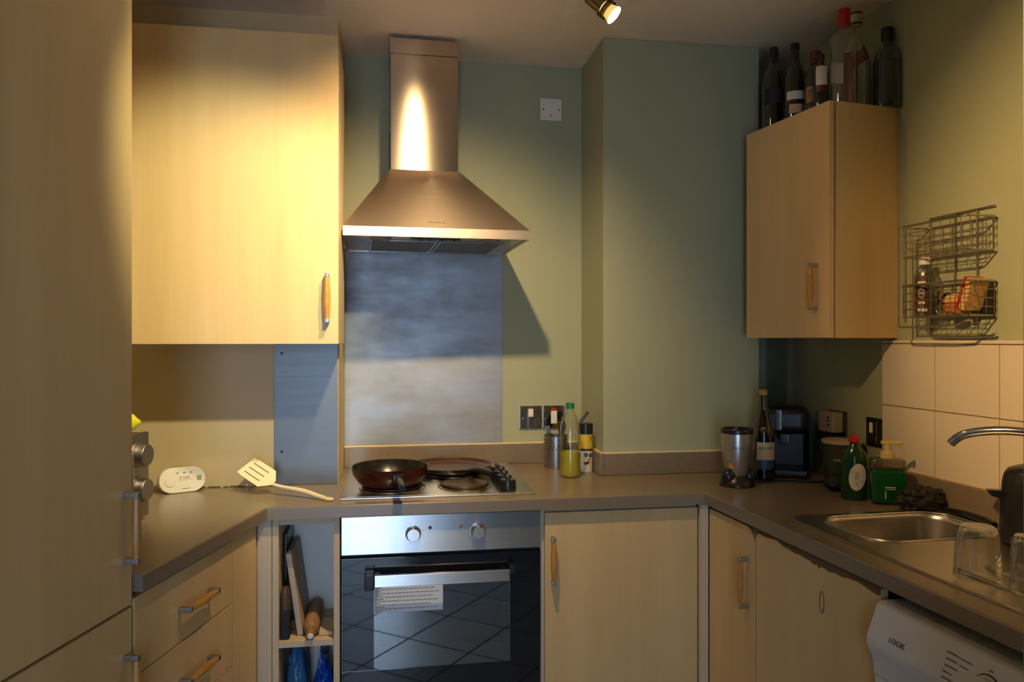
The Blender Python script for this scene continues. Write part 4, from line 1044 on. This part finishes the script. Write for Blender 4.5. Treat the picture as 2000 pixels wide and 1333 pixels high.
# ------------------------------------------------------------------ bottles on top of the right wall cabinet
ZC = 2.1136
G = 'bottles on the right wall cabinet'
t = bottle('spirit_bottle', 'dark bottle with black cap, farthest left on the wall cabinet', (1.314, 2.450, ZC),
       [(0.0, 0.0), (0.036, 0.0), (0.0385, 0.004), (0.0385, 0.165), (0.033, 0.195), (0.018, 0.222), (0.0135, 0.235), (0.0135, 0.265), (0, 0.265)], 'dark_glass', (0.0155, 0.256, 0.288), 'black_plastic', [(0.0390, 0.085, 0.140, -170, -40, 'black_matt')], group=G)
t = bottle('spirit_bottle', 'slim bottle with black cap and white label, second on the wall cabinet', (1.345, 2.366, ZC),
       [(0.0, 0.0), (0.033, 0.0), (0.0355, 0.004), (0.0355, 0.150), (0.029, 0.180), (0.0155, 0.205), (0.0135, 0.215), (0.0135, 0.262), (0, 0.262)], 'dark_glass', (0.0150, 0.250, 0.272), 'black_plastic',
       [(0.0360, 0.076, 0.104, -165, -75, 'white_label'), (0.0360, 0.030, 0.060, -150, -80, 'cream_label')], group=G)
t = bottle('spirit_bottle', 'short dark bottle with tan label, third on the wall cabinet', (1.378, 2.296, ZC),
       [(0.0, 0.0), (0.034, 0.0), (0.0370, 0.004), (0.0370, 0.130), (0.030, 0.155), (0.0165, 0.175), (0.0145, 0.185), (0.0145, 0.210), (0, 0.210)], 'dark_glass', (0.0180, 0.180, 0.220), 'dark_red',
       [(0.0376, 0.048, 0.100, -170, -70, 'kraft_label')], group=G)
mb = MB()
for s_, z in (('WEST', 0.084), ('OVER', 0.070)):
    for i, ch in enumerate(s_):
        mb.mesh_data(text_mesh(ch, 0.014), 0, Matrix.Rotation(R(-148+i*17)+R(90), 4, 'Z') @ Matrix.Translation((0, -0.0380, z)) @ STAND)
mb.build('lettering', 'print_dark', t)
t = bottle('spirit_bottle', 'small bottle with white label between the tan and red-capped bottles', (1.352, 2.222, ZC),
       [(0.0, 0.0), (0.022, 0.0), (0.0235, 0.003), (0.0235, 0.120), (0.018, 0.140), (0.010, 0.155), (0.010, 0.175), (0, 0.175)], 'dark_glass', (0.0120, 0.166, 0.182), 'black_plastic',
       [(0.0240, 0.080, 0.140, -160, -70, 'white_label'), (0.0240, 0.060, 0.080, -160, -70, 'dark_red')], group=G)
t = bottle('spirit_bottle', 'tall clear bottle with bright red cap on the wall cabinet', (1.392, 2.160, ZC),
       [(0.0, 0.0), (0.036, 0.0), (0.0385, 0.004), (0.0385, 0.180), (0.0420, 0.190), (0.0420, 0.212), (0.034, 0.226), (0.018, 0.234), (0.0150, 0.240), (0.0150, 0.256), (0, 0.256)], 'clear_glass', (0.0185, 0.250, 0.302), 'red',
       [(0.0375, 0.085, 0.150, 60, 150, 'white_label'), (0.0380, 0.0, 0.18, 20, 58, 'dark_red')], group=G)
t = bottle('spirit_bottle', 'tall clear bottle with slanted dark red label on the wall cabinet', (1.468, 2.215, ZC),
       [(0.0, 0.0), (0.043, 0.0), (0.0455, 0.004), (0.0455, 0.150), (0.038, 0.185), (0.022, 0.220), (0.0150, 0.240), (0.0150, 0.285), (0, 0.285)], 'clear_glass', (0.0190, 0.280, 0.318), 'cream_label', group=G)
mb = MB()
def slant(mb, r, a0, a1, zb0, zb1, zt0, zt1, n=10):
    for i in range(n):
        A, B = i/n, (i+1)/n
        q = []
        for s_, up in ((A, 0), (B, 0), (B, 1), (A, 1)):
            a = R(a0+(a1-a0)*s_); z = (zb0+(zb1-zb0)*s_) if not up else (zt0+(zt1-zt0)*s_)
            rr = 0.0461 if z < 0.150 else 0.0461-(z-0.150)*0.214 if z < 0.185 else max(0.0386-(z-0.185)*0.457, 0.0156)
            q.append(mb.bm.verts.new((rr*math.cos(a), rr*math.sin(a), z)))
        mb.bm.faces.new(q)
slant(mb, 0.0461, -175, -60, 0.105, 0.165, 0.150, 0.212); mb.build('paper_label', 'dark_red', t)
MB().lathe([(0.0195, 0.279), (0.0195, 0.286)], (0, 0, 0), 18, cap0=False, cap1=False).build('cap_band', 'brown_label', t)
MB().lathe([(0.0195, 0.312), (0.0195, 0.318), (0, 0.3185)], (0, 0, 0), 18, cap0=False).build('cap_band', 'brown_label', t)
t = bottle('gin_bottle', 'squat blue-green bottle with black cap, farthest right on the cabinet', (1.540, 2.160, ZC),
       [(0.0, 0.0), (0.040, 0.0), (0.042, 0.004), (0.042, 0.150), (0.038, 0.172), (0.022, 0.190), (0.0150, 0.196), (0.0150, 0.222), (0, 0.222)], 'teal_glass', (0.0185, 0.214, 0.254), 'black_plastic', group=G)
MB().lathe([(0.0, 0.003), (0.0400, 0.004), (0.0400, 0.148), (0, 0.160)], (0, 0, 0), 24).build('core', 'teal_glass', t)

# ------------------------------------------------------------------ wire rack on the right wall
t = thing('wire_rack', 'two-tier chrome wire rack with roll holder on the right wall', 'rack', (*RF, 0), RA)
KX0, KX1, KY0, KY1 = 0.262, 0.506, WALLR-0.105, WALLR-0.006
fr = MB()
for x in (KX0+0.005, KX0+0.098, KX0+0.176):
    fr.tube([(x, KY1, 1.745), (x, KY1, 1.43)], 0.0030, 8)
fr.tube([(KX0+0.005, KY1, 1.745), (KX1-0.01, KY1, 1.745)], 0.0026, 8).build('back_frame', 'wire_metal', t)
def basket(zb, zt, zback):
    mb = MB()
    rim = [(KX0, KY1, zt), (KX0, KY0, zt), (KX1, KY0, zt), (KX1, KY1, zt)]
    mb.tube(rrect(KX0, KX1, KY0, KY1, 0.018, zt), 0.0031, 8, closed=True)
    mb.tube(rrect(KX0+0.002, KX1-0.002, KY0+0.002, KY1-0.002, 0.018, zb), 0.0022, 6, closed=True)
    for k_ in range(1, 4):
        z = zb+(zt-zb)*k_/4; mb.tube(rrect(KX0+0.001, KX1-0.001, KY0+0.001, KY1-0.001, 0.018, z), 0.0011, 5, closed=True)
    n = 6
    for i in range(n+1):
        x = KX0+0.018+(KX1-KX0-0.036)*i/n
        mb.tube([(x, KY0, zt), (x, KY0, zb), (x, KY1, zb), (x, KY1, zt)], 0.0012, 5)
    for i in range(4):
        y = KY0+(KY1-KY0)*(i+0.5)/4; mb.tube([(KX0, y, zt), (KX0, y, zb), (KX1, y, zb), (KX1, y, zt)], 0.0012, 5)
    return mb
basket(1.628, 1.716, 1.745).build('upper_basket', 'wire_metal', t)
basket(1.455, 1.546, 1.60).build('lower_basket', 'wire_metal', t)
for y in (KY0-0.002, KY0+0.022):
    MB().tube([(KX0-0.003, y, 1.718), (KX0-0.003, y, 1.440)], 0.0028, 8).build('end_bar', 'wire_metal', t)
MB().tube([(KX0-0.003, KY0-0.002, 1.440), (KX0-0.003, KY0+0.0, 1.428), (KX0+0.012, KY0, 1.426), (KX0+0.215, KY0, 1.428), (KX0+0.238, KY0, 1.440), (KX0+0.243, KY0+0.018, 1.443), (KX0+0.23, KY0+0.030, 1.434)], 0.0032, 8, smooth=1).build('roll_bar', 'wire_metal', t)
MB().tube([(KX0+0.003, KY1, 1.43), (KX0+0.008, KY1-0.002, 1.402), (KX0+0.03, KY1-0.004, 1.398), (KX0+0.225, KY1-0.004, 1.398), (KX0+0.245, KY1-0.012, 1.406)], 0.0038, 8, smooth=1).build('lower_bar', 'wire_metal', t)
def at_k(lx, ly, z): return at_r(lx, ly, z)
ZK = 1.4575
b = thing('sauce_bottle', 'frosted sauce bottle with white cap and dark red label in rack', 'bottle', at_k(0.318, WALLR-0.068, ZK), R(-40))
MB().lathe([(0.0, 0.0), (0.030, 0.0), (0.033, 0.004), (0.033, 0.125), (0.024, 0.150), (0.014, 0.160), (0.014, 0.166), (0, 0.166)], (0, 0, 0), 28, sy=0.72).build('bottle_body', 'frost_glass', b)
MB().lathe([(0.0165, 0.165), (0.0170, 0.167), (0.0170, 0.186), (0.015, 0.189), (0, 0.189)], (0, 0, 0), 20).build('cap', 'white_plastic', b)
mb = MB()
def lab(mb, x0, x1, z0, z1, mat, off, n=8):
    for i in range(n):
        q = []
        for s_, z in ((i/n, z0), ((i+1)/n, z0), ((i+1)/n, z1), (i/n, z1)):
            x = x0+(x1-x0)*s_; q.append(mb.bm.verts.new((x, -0.72*math.sqrt(max(0.0331**2-x*x, 0))-off, z)))
        f = mb.bm.faces.new(q); f.material_index = mat
lab(mb, -0.026, 0.010, 0.010, 0.128, 0, 0.0006); lab(mb, -0.019, 0.004, 0.104, 0.111, 1, 0.0011)
for cx_, cz_, ra in ((-0.016, 0.020, 0.0058), (-0.006, 0.020, 0.0058), (0.003, 0.020, 0.0055)): lab(mb, cx_-ra*0.72, cx_+ra*0.72, cz_-ra, cz_+ra, 1, 0.0011, 3)
lab(mb, -0.018, 0.002, 0.038, 0.046, 1, 0.0011)
yq = -0.72*math.sqrt(0.0331**2-0.008**2)-0.0012
mb.tube([(-0.008+0.009*math.cos(2*PI*i/16), yq, 0.073+0.014*math.sin(2*PI*i/16)) for i in range(16)], 0.0010, 5, 1, closed=True)
mb.box(-0.015, -0.001, yq-0.0006, yq+0.0004, 0.071, 0.0755, 1)
mb.build('paper_label', ['brown_label', 'white_label'], b)
b.scale = (0.9, 0.9, 0.885)
random.seed(21)
mb = MB()
for i in range(46):
    p = Vector((random.uniform(-.014, .014), random.uniform(-.018, .018), 0.026+random.uniform(-0.020, 0.028)))
    q = p+Vector((random.uniform(-.008, .008), random.uniform(-.015, .015), random.uniform(-.012, .012))); q.z = max(q.z, 0.004)
    m_ = (p+q)/2+Vector((random.uniform(-.005, .005), random.uniform(-.01, .01), 0.008))
    mb.tube([p, m_, q], 0.0022, 5, smooth=1)
tag(mb.build('steel_wool', 'chrome_dark', None, at_k(0.372, WALLR-0.050, ZK)), 'glinting dark steel wool pad in the lower rack basket', 'scourer')
b = thing('bread_roll', 'split brown bread roll between steel wool and sponge in rack', 'bread', at_k(0.418, WALLR-0.052, ZK), RA)
MB().lathe([(0.0, 0.0), (0.028, 0.003), (0.036, 0.016), (0.035, 0.030), (0.030, 0.034)], (0, 0, 0), 24, cap1=False, sy=0.9).build('lower_crust', 'orange_peel', b)
MB().lathe([(0.034, 0.034), (0.036, 0.040), (0.030, 0.052), (0.014, 0.058), (0, 0.059)], (0, 0, 0), 24, sy=0.9).build('upper_crust', 'bread', b)
b = thing('sponge', 'yellow and red sponge standing tilted in the lower rack basket', 'sponge', at_k(0.462, WALLR-0.052, ZK+0.012), RA)
o1 = MB().box(-0.012, 0.010, -0.030, 0.030, 0.0, 0.088, bev=0.005).build('foam', 'bread', b); o2 = MB().box(-0.021, -0.0122, -0.030, 0.030, 0.0, 0.088, bev=0.003).build('scrubbing_layer', 'red', b)
for o in (o1, o2): o.rotation_euler = (0, R(20), 0)
tag(MB().box(-0.035, 0.012, -0.007, 0.007, 0.0, 0.075, bev=0.005, seg=3).build('dark_pad', 'black_matt', None, at_k(0.488, WALLR-0.018, ZK), RA), 'thin dark pad standing against the wall in the lower basket', 'pad')  # thin dark block at the near end of the basket

# ------------------------------------------------------------------ ceiling spotlights
NAMES = ['dark metal ceiling spotlight aimed at the left wall cabinet', 'dark metal ceiling spotlight aimed at the cooker hood', 'dark metal ceiling spotlight with glowing bulb at the top edge', 'dark metal ceiling spotlight nearest the camera aimed at the tiles', 'added dark metal spotlight by the tall unit for the door highlight']
for (pos, tgt, pw, cone, bl_, lc_), nm in zip(SPOTS, NAMES):
    P_ = Vector(pos); d = (Vector(tgt)-P_).normalized()
    t = thing('ceiling_spotlight', nm, 'spotlight', (0, 0, 0), 0, 'ceiling spotlights')
    q = d.to_track_quat('Z', 'Y').to_matrix().to_4x4(); mt = Matrix.Translation(P_) @ q
    MB().lathe([(0.0, -0.100), (0.021, -0.100), (0.0235, -0.097), (0.0235, -0.045)], (0, 0, 0), 24, mtx=mt, cap1=False).build('lamp_body', 'brass_dark', t)
    mb = MB()
    for k_ in range(3): mb.lathe([(0.0235, -0.046+k_*0.0085), (0.0285, -0.045+k_*0.0085), (0.0285, -0.040+k_*0.0085), (0.0235, -0.039+k_*0.0085)], (0, 0, 0), 24, mtx=mt, cap0=False, cap1=False)
    mb.build('cooling_fin', 'brass_dark', t)
    MB().lathe([(0.018, -0.030), (0.0255, -0.006), (0.0268, -0.002)], (0, 0, 0), 24, mtx=mt, cap0=False, cap1=False).build('reflector', 'bulb_side', t)
    MB().lathe([(0.0265, -0.0032), (0.022, -0.0022), (0.0, -0.0015)], (0, 0, 0), 24, mtx=mt, cap0=False).build('bulb', 'bulb_glow', t)
    e = P_-d*0.075; MB().tube([e, (e.x, e.y, CEIL-0.022)], 0.005, 8).lathe([(0.030, CEIL-0.022-0.0), (0.030, CEIL-0.0006), (0, CEIL-0.0006)], (e.x, e.y, 0), 20).build('mount', 'brass_dark', t)
    li = bpy.data.lights.new('spot_light', 'SPOT'); li.energy = pw; li.color = lc_; li.spot_size = R(cone); li.spot_blend = bl_; li.shadow_soft_size = 0.022
    lo = bpy.data.objects.new('spot_light', li); COL.objects.link(lo); lo.location = P_+d*0.004; aim(lo, tgt); lo.parent = t
